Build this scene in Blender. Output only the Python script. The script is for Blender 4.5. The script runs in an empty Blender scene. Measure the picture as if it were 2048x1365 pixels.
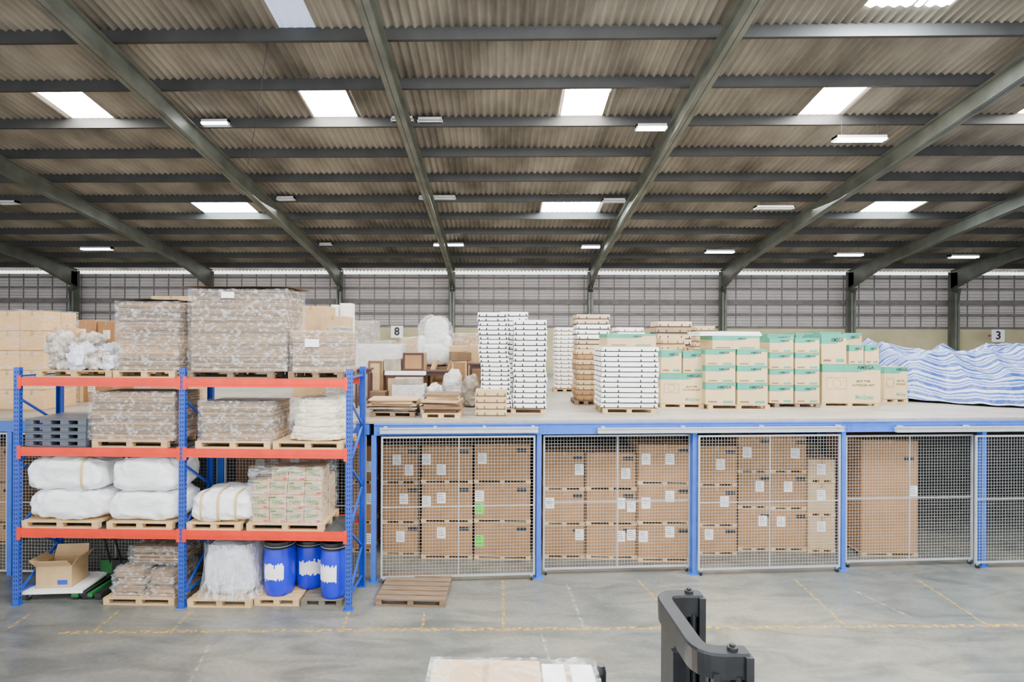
import bpy, bmesh, math, random
from mathutils import Vector, Matrix, noise
random.seed(7)
R=random.uniform
FPX=1100.0; H=4.5
YAW=math.radians(1.3); ROLL=math.radians(.25)
CX=1003-FPX*math.tan(YAW); CY=682.5
RM=Matrix.Rotation(YAW,3,'Z')@Matrix.Rotation(math.pi/2,3,'X')@Matrix.Rotation(ROLL,3,'Z')
CO=Vector((0,0,H))
def ray(px,py): return RM@Vector(((px-CX)/FPX,-(py-CY)/FPX,-1))
def atY(px,py,Y):
    d=ray(px,py); return CO+d*(Y/d.y)
def atZ(px,py,z):
    d=ray(px,py); return CO+d*((z-H)/d.z)
scn=bpy.context.scene
COL=scn.collection
def lin(c):
    c=c/255.0
    return c/12.92 if c<=.04045 else ((c+.055)/1.055)**2.4
def S(r,g,b): return (lin(r),lin(g),lin(b),1)
# ---------------------------------------------------------------- materials
def newmat(name):
    m=bpy.data.materials.new(name); m.use_nodes=True
    nt=m.node_tree; b=nt.nodes['Principled BSDF']
    return m,nt,b
def scl(c,k): return (min(c[0]*k,1),min(c[1]*k,1),min(c[2]*k,1),1)
def mat(name,c,rough=.6,metal=0,var=.12,sc=4,bump=0,bsc=40,rnd=0,emit=0,c2=None,stretch=(1,1,1)):
    m,nt,b=newmat(name); N=nt.nodes; L=nt.links
    tc=N.new('ShaderNodeTexCoord'); mp=N.new('ShaderNodeMapping'); mp.inputs['Scale'].default_value=stretch
    L.new(tc.outputs['Object'],mp.inputs['Vector'])
    nz=N.new('ShaderNodeTexNoise'); nz.inputs['Scale'].default_value=sc; nz.inputs['Detail'].default_value=6
    L.new(mp.outputs[0],nz.inputs['Vector'])
    cr=N.new('ShaderNodeValToRGB'); cr.color_ramp.elements[0].position=.3; cr.color_ramp.elements[1].position=.7
    cr.color_ramp.elements[0].color=scl(c,1-var); cr.color_ramp.elements[1].color=c2 if c2 else scl(c,1+var)
    L.new(nz.outputs[0],cr.inputs[0]); out=cr.outputs[0]
    if rnd:
        oi=N.new('ShaderNodeObjectInfo'); mr=N.new('ShaderNodeMapRange')
        mr.inputs[3].default_value=1-rnd; mr.inputs[4].default_value=1+rnd
        L.new(oi.outputs['Random'],mr.inputs[0])
        hs=N.new('ShaderNodeHueSaturation'); L.new(mr.outputs[0],hs.inputs['Value']); L.new(out,hs.inputs['Color']); out=hs.outputs[0]
    L.new(out,b.inputs['Base Color'])
    b.inputs['Roughness'].default_value=rough; b.inputs['Metallic'].default_value=metal
    if bump:
        n2=N.new('ShaderNodeTexNoise'); n2.inputs['Scale'].default_value=bsc; n2.inputs['Detail'].default_value=4
        L.new(mp.outputs[0],n2.inputs['Vector'])
        bp=N.new('ShaderNodeBump'); bp.inputs['Strength'].default_value=bump; bp.inputs['Distance'].default_value=.02
        L.new(n2.outputs[0],bp.inputs['Height']); L.new(bp.outputs[0],b.inputs['Normal'])
    if emit:
        b.inputs['Emission Color'].default_value=c; b.inputs['Emission Strength'].default_value=emit
    return m
def wrapmat(name,lo=.06,hi=.62,st=(1,1,5),sc=4,p0=.46,p1=.64,col=(.9,.92,.95,1),rot=(.25,.3,.2),dist=1.2):
    m,nt,b=newmat(name); N=nt.nodes; L=nt.links
    tc=N.new('ShaderNodeTexCoord'); mp=N.new('ShaderNodeMapping'); mp.inputs['Scale'].default_value=st
    mp.inputs['Rotation'].default_value=rot
    L.new(tc.outputs['Object'],mp.inputs['Vector'])
    nz=N.new('ShaderNodeTexNoise'); nz.inputs['Scale'].default_value=sc; nz.inputs['Detail'].default_value=9; nz.inputs['Distortion'].default_value=dist; nz.inputs['Roughness'].default_value=.65
    L.new(mp.outputs[0],nz.inputs['Vector'])
    mr=N.new('ShaderNodeMapRange'); mr.inputs[1].default_value=p0; mr.inputs[2].default_value=p1
    mr.inputs[3].default_value=lo; mr.inputs[4].default_value=hi
    L.new(nz.outputs[0],mr.inputs[0]); L.new(mr.outputs[0],b.inputs['Alpha'])  # whitish opaque streaks paint the film's gloss highlights into its colour
    b.inputs['Base Color'].default_value=col; b.inputs['Roughness'].default_value=.16
    bp=N.new('ShaderNodeBump'); bp.inputs['Strength'].default_value=.9; bp.inputs['Distance'].default_value=.03
    L.new(nz.outputs[0],bp.inputs['Height']); L.new(bp.outputs[0],b.inputs['Normal'])
    return m
def wornpaint(name,c,lo=.42,hi=.58,amax=.9,sc=9):
    m,nt,b=newmat(name); N=nt.nodes; L=nt.links
    tc=N.new('ShaderNodeTexCoord')
    nz=N.new('ShaderNodeTexNoise'); nz.inputs['Scale'].default_value=sc; nz.inputs['Detail'].default_value=8
    L.new(tc.outputs['Object'],nz.inputs['Vector'])
    mr=N.new('ShaderNodeMapRange'); mr.inputs[1].default_value=lo; mr.inputs[2].default_value=hi; mr.inputs[4].default_value=amax
    L.new(nz.outputs[0],mr.inputs[0]); L.new(mr.outputs[0],b.inputs['Alpha'])
    b.inputs['Base Color'].default_value=c; b.inputs['Roughness'].default_value=.6
    return m
M={}
M['kraft']=mat('kraft_card',S(156,114,72),.75,var=.12,rnd=.13,bump=.1)
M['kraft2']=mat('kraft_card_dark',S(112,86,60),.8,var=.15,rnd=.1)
M['kraft3']=mat('kraft_card_pale',S(188,156,114),.75,var=.1,rnd=.08)
M['sheetA']=mat('sheet_edge_brown',S(146,118,86),.8,var=.15,rnd=.08)
M['sheetB']=mat('sheet_edge_grey',S(104,88,68),.8,var=.15)
M['sheetC']=mat('sheet_edge_orange',S(184,144,98),.8,var=.15)
M['cream']=mat('cream_card',S(190,164,122),.7,var=.07,rnd=.08)
M['yellowcard']=mat('yellow_card',S(226,178,104),.7,var=.06,rnd=.05)
M['whitecard']=mat('white_card',S(240,240,236),.6,var=.04,rnd=.05)
M['teal']=mat('teal_print',S(54,138,116),.6,var=.12)
M['ink']=mat('black_ink',S(24,26,28),.6)
M['greenink']=mat('green_ink',S(30,130,60),.6)
M['redink']=mat('red_ink',S(200,40,60),.6)
M['paper']=mat('paper_label',S(245,245,242),.6,var=.03)
M['greenpaper']=mat('green_paper',S(70,225,40),.6,var=.03)
M['tape']=mat('tan_tape',S(166,128,84),.4,var=.06)
M['baletape']=mat('bale_tape',S(205,178,115),.45,var=.08)
M['blue']=mat('blue_paint',S(24,68,172),.45,var=.15,sc=3)
M['bluebeam']=mat('blue_beam_paint',S(44,94,192),.45,var=.1)
M['orange']=mat('orange_paint',S(216,42,4),.45,var=.12)
M['deck']=mat('galvanised_deck',S(82,84,84),.5,.5,var=.2)
M['steel']=mat('pale_steel',S(172,176,180),.45,.3,var=.08)
M['wire']=mat('galvanised_wire',S(172,176,176),.5,.1,var=.05)
M['dark']=mat('dark_metal',S(38,40,42),.5,.3,var=.3)
M['slot']=mat('slot_dark',S(12,20,44),.8)
M['wood']=mat('pallet_wood',S(202,168,120),.8,var=.2,sc=3,stretch=(1,6,6),rnd=.12,bump=.2)
M['oldwood']=mat('old_pallet_wood',S(122,100,78),.85,var=.25,sc=3,stretch=(1,8,8),bump=.3)
M['oldwood2']=mat('grey_pallet_wood',S(112,104,92),.85,var=.25,sc=3,stretch=(1,8,8),bump=.3)
M['plasticgrey']=mat('grey_plastic',S(78,84,96),.5,var=.08)
M['bale']=mat('white_bale',S(240,241,243),.5,var=.05,bump=.9,bsc=6,stretch=(1,1,1.6))
M['drum']=mat('blue_plastic',S(14,34,205),.3,var=.1)
M['lid']=mat('black_plastic',S(22,24,26),.4,var=.2)
M['frame']=mat('green_grey_steel',S(88,91,83),.42,.1,var=.35,sc=1.5)
M['purlin']=mat('dark_purlin',S(42,43,42),.6,.1,var=.3,sc=1.5)
M['girt']=mat('wall_girt_paint',S(98,94,93),.7,var=.2)
M['rail']=mat('wall_rail_paint',S(128,122,122),.7,var=.2)
M['glass1']=mat('skylight_warm',(1,.92,.84,1),.5,emit=35,var=0)
M['glass2']=mat('skylight_cool',(.84,.96,1,1),.5,emit=45,var=0)
M['glass3']=mat('skylight_dim',(.5,.58,.78,1),.5,emit=.8,var=0)
M['tube']=mat('lamp_tube',(.93,.98,1,1),.5,emit=30,var=0)
M['tubeoff']=mat('lamp_tube_unlit',S(190,192,190),.4)
M['housing']=mat('lamp_housing',S(180,182,182),.5)
M['green']=mat('green_paint',S(30,100,50),.5)
M['greenish']=mat('bags_print',S(112,100,92),.6,var=.5,sc=9,c2=S(228,220,208),bump=.5,bsc=12)
M['bag']=mat('cream_bags',S(226,216,188),.6,var=.15,sc=9,bump=.4,bsc=14)
M['silver']=mat('grey_film',S(205,208,218),.3,var=.25,sc=6,stretch=(1,1,.4),bump=.5,bsc=12)
M['greyfilm']=mat('dull_film',S(146,136,122),.4,var=.35,sc=6,bump=.5,bsc=12)
M['foam']=mat('bubble_film',S(200,200,196),.35,var=.2,sc=14,bump=.4,bsc=60)
M['darkwood']=mat('dark_wood',S(62,32,28),.5,var=.2)
M['wrap']=wrapmat('stretch_film',.08,.62,(1.6,1.6,2.2),7.5,.50,.70,(.86,.88,.91,1),(.2,.7,.1),.3)
M['wrapl']=wrapmat('stretch_film_light',.05,.42)
M['wrapv']=wrapmat('stretch_film_vertical',.1,.65,(3,3,1))
M['yel']=wornpaint('worn_yellow_paint',S(206,166,70),.43,.64,.78,14)
M['whp']=wornpaint('worn_white_paint',S(205,205,200),.45,.7,.5)
M['rubber']=mat('rubber',S(30,30,30),.8)
M['sign']=mat('sign_board',S(235,238,240),.5,var=.02)
M['blackpaint']=mat('black_machine_paint',S(34,36,40),.32,.2,var=.35,sc=8)
M['shadeback']=mat('shade_backdrop_dark',S(28,28,30),.9,var=.2,sc=.8)  # near-black tone imitating the shade under the mezzanine
def concrete(name,base,warm,dark,r0=.3,r1_=.6):
    m,nt,b=newmat(name); N=nt.nodes; L=nt.links
    tc=N.new('ShaderNodeTexCoord')
    def nz(s,d=8,dist=0,st=(1,1,1)):
        mp=N.new('ShaderNodeMapping'); mp.inputs['Scale'].default_value=st; L.new(tc.outputs['Object'],mp.inputs[0])
        n=N.new('ShaderNodeTexNoise'); n.inputs['Scale'].default_value=s; n.inputs['Detail'].default_value=d; n.inputs['Distortion'].default_value=dist
        L.new(mp.outputs[0],n.inputs['Vector']); return n.outputs[0]
    r1=N.new('ShaderNodeValToRGB'); r1.color_ramp.elements[0].position=.38; r1.color_ramp.elements[1].position=.62
    r1.color_ramp.elements[0].color=base; r1.color_ramp.elements[1].color=warm
    L.new(nz(.35,6,.5),r1.inputs[0])
    r2=N.new('ShaderNodeValToRGB'); r2.color_ramp.elements[0].position=.34; r2.color_ramp.elements[1].position=.58
    r2.color_ramp.elements[0].color=dark; r2.color_ramp.elements[1].color=(1,1,1,1)
    L.new(nz(1.6,10,1.2,(.5,1.4,1)),r2.inputs[0])
    r3=N.new('ShaderNodeValToRGB'); r3.color_ramp.elements[0].position=.4; r3.color_ramp.elements[1].position=.75
    r3.color_ramp.elements[0].color=(.8,.8,.8,1); r3.color_ramp.elements[1].color=(1,1,1,1)
    L.new(nz(14,10),r3.inputs[0])
    def mul(a,c):
        x=N.new('ShaderNodeMix'); x.data_type='RGBA'; x.blend_type='MULTIPLY'; x.inputs[0].default_value=1
        L.new(a,x.inputs[6]); L.new(c,x.inputs[7]); return x.outputs[2]
    L.new(mul(mul(r1.outputs[0],r2.outputs[0]),r3.outputs[0]),b.inputs['Base Color'])
    mr=N.new('ShaderNodeMapRange'); mr.inputs[3].default_value=r0; mr.inputs[4].default_value=r1_
    L.new(nz(2.2),mr.inputs[0]); L.new(mr.outputs[0],b.inputs['Roughness'])
    return m
M['floor']=concrete('floor_concrete',S(104,108,106),S(136,132,120),(.62,.64,.64,1),.2,.5)
M['mezz']=concrete('mezzanine_board',S(150,142,132),S(168,160,146),(.78,.78,.78,1))
M['roof']=mat('roof_sheet',S(92,86,76),.75,var=.32,sc=.9,c2=S(146,139,125),stretch=(1,.5,1),bump=.1)
M['wallp']=mat('wall_sheet',S(172,166,164),.7,var=.1,sc=1.2)
M['walll']=mat('lower_wall_paint',S(182,172,136),.8,var=.18,sc=.8)
def tarpmat():
    m,nt,b=newmat('striped_tarpaulin'); N=nt.nodes; L=nt.links
    uv=N.new('ShaderNodeUVMap'); sp=N.new('ShaderNodeSeparateXYZ'); L.new(uv.outputs[0],sp.inputs[0])
    mu=N.new('ShaderNodeMath'); mu.operation='MULTIPLY'; mu.inputs[1].default_value=15; L.new(sp.outputs[1],mu.inputs[0])
    fr=N.new('ShaderNodeMath'); fr.operation='FRACT'; L.new(mu.outputs[0],fr.inputs[0])
    cr=N.new('ShaderNodeValToRGB'); e=cr.color_ramp.elements
    A=S(36,68,138);Bc=S(158,170,198);C=S(72,102,168)
    e[0].position=0; e[0].color=A; e[1].position=.26; e[1].color=A
    for p,c in ((.29,Bc),(.36,Bc),(.39,C),(.52,C),(.55,Bc),(.62,Bc),(.65,A),(.76,A),(.79,Bc),(.97,Bc)):
        k=e.new(p); k.color=c
    L.new(fr.outputs[0],cr.inputs[0]); L.new(cr.outputs[0],b.inputs['Base Color']); b.inputs['Roughness'].default_value=.38
    tc=N.new('ShaderNodeTexCoord'); nz=N.new('ShaderNodeTexNoise'); nz.inputs['Scale'].default_value=3; nz.inputs['Detail'].default_value=5; L.new(tc.outputs['Object'],nz.inputs['Vector'])
    bp=N.new('ShaderNodeBump'); bp.inputs['Strength'].default_value=.8; bp.inputs['Distance'].default_value=.12
    L.new(nz.outputs[0],bp.inputs['Height']); L.new(bp.outputs[0],b.inputs['Normal'])
    return m
M['tarp']=tarpmat()
# ---------------------------------------------------------------- mesh builder
class MB:
    def __init__(s): s.v=[];s.f=[];s.m=[];s.uv=None
    def add(s,vs,fs,m=0):
        o=len(s.v); s.v+= [tuple(v) for v in vs]
        for f in fs: s.f.append(tuple(i+o for i in f)); s.m.append(m)
    def box(s,x0,x1,y0,y1,z0,z1,m=0,rz=0):
        vs=[(x0,y0,z0),(x1,y0,z0),(x1,y1,z0),(x0,y1,z0),(x0,y0,z1),(x1,y0,z1),(x1,y1,z1),(x0,y1,z1)]
        if rz:
            cx=(x0+x1)/2;cy=(y0+y1)/2;c=math.cos(rz);q=math.sin(rz)
            vs=[(cx+(x-cx)*c-(y-cy)*q,cy+(x-cx)*q+(y-cy)*c,z) for x,y,z in vs]
        s.add(vs,[(0,3,2,1),(4,5,6,7),(0,1,5,4),(1,2,6,5),(2,3,7,6),(3,0,4,7)],m)
    def bar(s,p0,p1,w,h,m=0):
        p0=Vector(p0);p1=Vector(p1);d=(p1-p0).normalized()
        up=Vector((0,0,1)) if abs(d.z)<.95 else Vector((0,1,0))
        a=d.cross(up).normalized()*(w/2); b=a.cross(d).normalized()*(h/2)
        vs=[p0-a-b,p0+a-b,p0+a+b,p0-a+b,p1-a-b,p1+a-b,p1+a+b,p1-a+b]
        s.add(vs,[(0,1,2,3),(7,6,5,4),(0,4,5,1),(1,5,6,2),(2,6,7,3),(3,7,4,0)],m)
    def cyl(s,p0,p1,r,n=12,m=0,r1=None):
        if r1 is None:r1=r
        p0=Vector(p0);p1=Vector(p1);d=(p1-p0).normalized()
        a=d.orthogonal().normalized();b=d.cross(a)
        vs=[];
        for p,q in ((p0,r),(p1,r1)):
            for i in range(n):
                t=2*math.pi*i/n; vs.append(p+a*math.cos(t)*q+b*math.sin(t)*q)
        fs=[(i,(i+1)%n,n+(i+1)%n,n+i) for i in range(n)]+[tuple(range(n-1,-1,-1)),tuple(range(n,2*n))]
        s.add(vs,fs,m)
    def lathe(s,prof,n=24,m=0,cx=0,cy=0):
        vs=[];k=len(prof)
        for r,z in prof:
            for i in range(n):
                t=2*math.pi*i/n; vs.append((cx+r*math.cos(t),cy+r*math.sin(t),z))
        fs=[(j*n+i,j*n+(i+1)%n,(j+1)*n+(i+1)%n,(j+1)*n+i) for j in range(k-1) for i in range(n)]
        fs+=[tuple(range(n-1,-1,-1)),tuple(range((k-1)*n,k*n))]
        s.add(vs,fs,m)
    def grid(s,nu,nv,fn,m=0,wrapu=False,uv=False):
        o=len(s.v); U=nu if wrapu else nu+1
        for j in range(nv+1):
            for i in range(U): s.v.append(tuple(fn(i/nu,j/nv)))
        for j in range(nv):
            for i in range(nu):
                a=o+j*U+i; b=o+j*U+(i+1)%U if wrapu else a+1
                s.f.append((a,b,b+U,a+U)); s.m.append(m)
        if uv: s.uv=[(i/nu,j/nv) for j in range(nv+1) for i in range(U)]
    def sweep(s,path,prof,m=0,closed=False):
        n=len(path);k=len(prof);vs=[]
        for i,p in enumerate(path):
            p=Vector(p); a=Vector(path[max(i-1,0)]);b=Vector(path[min(i+1,n-1)])
            t=(b-a).normalized(); nn=Vector((-t.y,t.x,0))
            for o,z in prof: vs.append(p+nn*o+Vector((0,0,z)))
        fs=[(i*k+j,i*k+(j+1)%k,(i+1)*k+(j+1)%k,(i+1)*k+j) for i in range(n-1) for j in range(k)]
        fs+=[tuple(range(k-1,-1,-1)),tuple((n-1)*k+j for j in range(k))]
        s.add(vs,fs,m)
    def obj(s,name,mats,parent=None,loc=(0,0,0),rz=0,smooth=False,bevel=0,fix=False):
        me=bpy.data.meshes.new(name); me.from_pydata(s.v,[],s.f)
        if not isinstance(mats,(list,tuple)): mats=[mats]
        for q in mats: me.materials.append(M[q] if isinstance(q,str) else q)
        me.polygons.foreach_set('material_index',s.m)
        if s.uv:
            ul=me.uv_layers.new(name='UVMap')
            for lp in me.loops: ul.data[lp.index].uv=s.uv[lp.vertex_index]
        if bevel or fix:
            bm=bmesh.new(); bm.from_mesh(me)
            if bevel: bmesh.ops.bevel(bm,geom=bm.edges[:],offset=bevel,segments=1,affect='EDGES',clamp_overlap=True)
            bmesh.ops.recalc_face_normals(bm,faces=bm.faces[:])
            bm.to_mesh(me); bm.free()
        if smooth: me.polygons.foreach_set('use_smooth',[True]*len(me.polygons))
        me.update()
        o=bpy.data.objects.new(name,me); COL.objects.link(o)
        o.location=loc; o.rotation_euler=(0,0,rz)
        if parent: o.parent=parent
        return o
def T(o,label,cat,group=None,kind=None):
    o['label']=label;o['category']=cat
    if group:o['group']=group
    if kind:o['kind']=kind
    return o
def ST(o,label=None):
    o['kind']='structure'
    if label:o['label']=label
    return o
def empty(name,loc,rz=0):
    o=bpy.data.objects.new(name,None); o.empty_display_size=.1; COL.objects.link(o); o.location=loc;o.rotation_euler=(0,0,rz);return o
def dup(o,loc=None,rz=None,par=None):
    n=o.copy(); COL.objects.link(n)
    if par is not None: n.parent=par
    if loc is not None:n.location=loc
    if rz is not None:n.rotation_euler=(0,0,rz)
    for c in list(o.children): dup(c,None,None,n)
    return n
TC={}
def textmesh(s,size,bold=0.0):
    k=(s,round(size,3),bold)
    if k in TC: return TC[k]
    c=bpy.data.curves.new('t','FONT'); c.body=s; c.size=size; c.align_x='CENTER'; c.align_y='CENTER'; c.resolution_u=2; c.offset=bold*size
    o=bpy.data.objects.new('t',c); COL.objects.link(o)
    bpy.context.view_layer.update()
    dg=bpy.context.evaluated_depsgraph_get()
    me=bpy.data.meshes.new_from_object(o.evaluated_get(dg))
    bpy.data.objects.remove(o); bpy.data.curves.remove(c)
    for v in me.vertices: x,y,z=v.co; v.co=(x,-z,y)
    me.materials.clear(); TC[k]=me
    return me
def text(s,size,m,parent,loc,name='printed_lettering',bold=.02,maxw=None):
    me=textmesh(s,size,bold).copy(); me.name=name
    me.materials.append(M[m])
    if maxw:
        xs=[v.co.x for v in me.vertices]; w=max(xs)-min(xs)
        if w>maxw:
            for v in me.vertices: v.co.x*=maxw/w
    o=bpy.data.objects.new(name,me); COL.objects.link(o); o.location=loc; o.parent=parent; return o
# ---------------------------------------------------------------- generic things
def pallet(xc,yc,z,w=1.1,d=1.0,h=.12,m='wood',rz=0,label='pale wooden pallet with nine blocks under slatted deck',n=7,group=None,name='wooden_pallet'):
    b=MB(); t=h*.17
    for i in range(n):
        bw=d/n*.78; y=-d/2+bw/2+(d-bw)*i/(n-1); b.box(-w/2,w/2,y-bw/2,y+bw/2,h-t,h)
    for i in range(3):
        x=(-1+i)*(w/2-.05); b.box(x-.05,x+.05,-d/2+.003,d/2-.003,h-2*t,h-t-.0005)
        for j in range(3):
            y=(-1+j)*(d/2-.055); b.box(x-.05,x+.05,y-.05,y+.05,t,h-2*t-.0005)
    for j in range(3):
        y=(-1+j)*(d/2-.055); b.box(-w/2,w/2,y-.048,y+.048,0,t-.0005)
    return T(b.obj(name,m,loc=(xc,yc,z),rz=rz),label,'pallet',group)
def carton(xc,yc,z,w,d,h,style='brown',rz=0,label='brown cardboard carton sealed with tape',group=None,labs=None,txt=None):
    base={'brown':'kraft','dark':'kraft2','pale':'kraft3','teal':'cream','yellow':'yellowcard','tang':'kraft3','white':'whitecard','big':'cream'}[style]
    b=MB(); b.box(-w/2,w/2,-d/2,d/2,0,h)
    o=b.obj('cardboard_carton',base,loc=(xc,yc,z),rz=rz,bevel=min(.008,h*.06))
    T(o,label,'box',group)
    e=.003
    tb=MB(); tw=.025
    dr=min(.1,h*.25)
    tb.add([(-tw,d/2,h+e),(tw,d/2,h+e),(tw,-d/2-e,h+e),(-tw,-d/2-e,h+e),(-tw,-d/2-e,h-dr),(tw,-d/2-e,h-dr)],[(3,2,1,0),(4,5,2,3)])
    if style not in('teal','tang','big'): tb.obj('packing_tape','tape',o)
    if style in('teal','tang','big'):
        q=MB(); bt=h*(.66 if style=='teal' else .78); F=-d/2-e
        if style!='tang':
            sx=w/2+e; sy=-w/2-e
            q.add([(-w/2,F,h),(-w/2,F,bt+.02*h),(w*.1,F,bt+.02*h),(w*.28,F,h*.86),(w/2,F,h*.86),(w/2,F,h),
                   (sx,d/2,h),(sx,d/2,h*.74),(sy,d/2,h),(sy,d/2,h*.72)],[(0,1,2,3,4,5),(5,4,7,6),(0,8,9,1)])
            q.obj('printed_band','teal',o)
            text('AMEGA',h*.13 if style=='big' else h*.19,'ink',o,(w*.24 if style=='big' else w*.12,F-.002,h*(.92 if style=='big' else .8)),maxw=w*.5)
        if style=='teal':
            k=MB(); k.box(w*.08,w*.40,F-.001,F,h*.08,h*.18); k.obj('printed_panel','teal',o)
            k=MB(); k.box(-w*.42,-w*.12,F-.001,F,h*.1,h*.16); k.obj('printed_panel','kraft2',o)
        if style=='big':
            text('SPLIT TYPE',h*.075,'ink',o,(w*.2,F-.002,h*.56),maxw=w*.32)
            text('OUTDOOR UNIT',h*.075,'ink',o,(w*.2,F-.002,h*.46),maxw=w*.4)
            text('McQuay',h*.14,'teal',o,(w*.22,F-.002,h*.15),maxw=w*.4)
            k=MB(); x0,x1,z0,z1=-w*.42,-w*.08,h*.36,h*.66; g=.006
            k.add([(x0,F-.001,z0),(x1,F-.001,z0),(x1,F-.001,z1),(x0,F-.001,z1),(x0+g,F-.001,z0+g),(x1-g,F-.001,z0+g),(x1-g,F-.001,z1-g),(x0+g,F-.001,z1-g)],[(0,1,5,4),(1,2,6,5),(2,3,7,6),(3,0,4,7)])
            k.obj('printed_drawing','kraft2',o)
            k=MB(); n=20;cx=(x0+x1)/2;cz=(z0+z1)/2;r=(z1-z0)*.38; vs=[]
            for i in range(n):
                t0=6.2832*i/n
                vs+=[(cx+(r-g)*math.cos(t0),F-.001,cz+(r-g)*math.sin(t0)),(cx+r*math.cos(t0),F-.001,cz+r*math.sin(t0))]
            k.add(vs,[(2*i,2*i+1,(2*i+3)%(2*n),(2*i+2)%(2*n)) for i in range(n)])
            k.obj('printed_drawing','kraft2',o)
        if style=='tang':
            text('TANG',h*.42,'greenink',o,(0,F-.002,h*.5),maxw=w*.75,bold=.03)
            k=MB(); k.box(w*.2,w*.46,F-.001,F,h*.06,h*.2); k.obj('printed_patch','redink',o)
            k=MB(); k.box(-w*.46,-w*.1,F-.001,F,h*.8,h*.93); k.obj('printed_patch','greenink',o)
    if style in('brown','dark') and labs is None: labs=[(R(-.25,.15),R(.45,.6),'paper')]
    for lx,lz,lm in (labs or []):
        q=MB(); lw,lh=.10,.14 if lm!='greenpaper' else .15
        x=max(min(lx*w,w/2-.09),-w/2+.11); zz=lz*h; F=-d/2-.004
        q.box(x-lw,x+lw*.8,F-.001,F+.003,zz-lh*.8,zz+lh*.8)
        for r in range(4): q.box(x-lw*.8,x+lw*(.1+.13*r%.5),F-.002,F-.001,zz+lh*(.5-.3*r),zz+lh*(.56-.3*r),1)
        q.obj('paper_label',[lm,'ink'],o)
    if style=='brown' and w>.6:
        q=MB(); F=-d/2-.003
        x=w*.34; zz=h*.84
        q.box(x-.1,x+.1,F-.001,F,zz-.04,zz+.04)
        q.obj('printed_mark','ink',o)
    return o
def blobfn(w,d,h,p=3.2,amp=.02,fr=3,seed=0,ridge=0,sag=0):
    a,b,c=w/2,d/2,h/2
    def fn(u,v):
        th=2*math.pi*u; ph=-math.pi/2+math.pi*v
        def sp(x): return math.copysign(abs(x)**(2/p),x)
        x=a*sp(math.cos(ph))*sp(math.cos(th)); y=b*sp(math.cos(ph))*sp(math.sin(th)); z=c*sp(math.sin(ph))
        P=Vector((x,y,z)); q=P*fr+Vector((seed*7.3,seed*3.1,seed))
        n=noise.noise(q)*1.0+noise.noise(q*2.3)*.5+noise.noise(q*5)*.25
        if ridge: n+= ridge*(1-abs(noise.noise(q*1.7))*4)
        dr=P.normalized()*amp*n*1.5
        P=P+dr
        if sag and P.z>0: P.z*=1-sag*abs(x/a)**2.5
        P.z=max(P.z+c,0)
        return P
    return fn
def blob(name,xc,yc,z,w,d,h,m,label,cat,p=3.2,amp=.02,fr=3,seed=0,ridge=0,nu=48,nv=24,smooth=True,rz=0,group=None,parent=None):
    b=MB(); b.grid(nu,nv,blobfn(w,d,h,p,amp,fr,seed,ridge),wrapu=True)
    o=b.obj(name,m,loc=(xc,yc,z),rz=rz,smooth=smooth,parent=parent)
    if parent is None: T(o,label,cat,group)
    return o
def shell(w,d,h,amp=.012,fr=4,seed=0,n=14):
    b=MB()
    def disp(P):
        q=Vector((P.x,P.y,P.z*1.4))*fr+Vector((seed*5.1,seed,0))
        k=amp*(noise.noise(q)+.6*noise.noise(q*2.7)+.4*noise.noise(q*6))*1.6
        dv=Vector((P.x/(w/2),P.y/(d/2),(P.z-h/2)/(h/2)))
        return P+Vector((dv.x*k,dv.y*k,max(dv.z,0)*k))
    def side(u,v):
        per=[(-w/2,-d/2),(w/2,-d/2),(w/2,d/2),(-w/2,d/2)]
        k=int(u*4)%4; t=u*4-int(u*4)
        a=per[k];c=per[(k+1)%4]
        return disp(Vector((a[0]+(c[0]-a[0])*t,a[1]+(c[1]-a[1])*t,v*h)))
    b.grid(4*n,n+6,side,wrapu=True)
    b.grid(n,n,lambda u,v:disp(Vector((-w/2+w*u,-d/2+d*v,h))))
    return b
def bundle(xc,yc,z,w,d,h,seed=0,jit=.007,label='stack of flattened brown cardboard sheets in stretch film',wm='wrap',lt=.024,group=None,wa=.005,marg=.03,noteat=None):
    rr=random.Random(seed); root=empty('wrapped_cardboard_bundle',(xc,yc,z)); T(root,label,'cardboard',group)
    b=MB(); n=max(3,int(h/lt)); lt=h/n; dx=dy=0
    for i in range(n):
        dx=dx*.8+rr.uniform(-jit,jit)*.6; dy=dy*.8+rr.uniform(-jit,jit)*.4
        ww=w-.04-rr.uniform(0,jit*2.5); dd=d-.04-rr.uniform(0,jit*2)
        t=lt*rr.uniform(.6,.85)
        b.box(dx-ww/2,dx+ww/2,dy-dd/2,dy+dd/2,i*lt,i*lt+t,rr.choice([0,0,0,1,2]),rz=rr.uniform(-1,1)*min(.006,jit))
    b.obj('cardboard_sheets',['sheetA','sheetB','sheetC'],root)
    shell(w+marg,d+marg,h+.02,amp=wa,seed=seed,fr=6,n=20).obj('stretch_wrap',wm,root,smooth=True)
    if noteat:
        b=MB(); nx_,nz_,nw,nh=noteat; b.box(nx_-nw/2,nx_+nw/2,-d/2-marg/2-.028,-d/2-marg/2-.024,nz_-nh/2,nz_+nh/2); b.obj('paper_note','paper',root)
    return root
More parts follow.
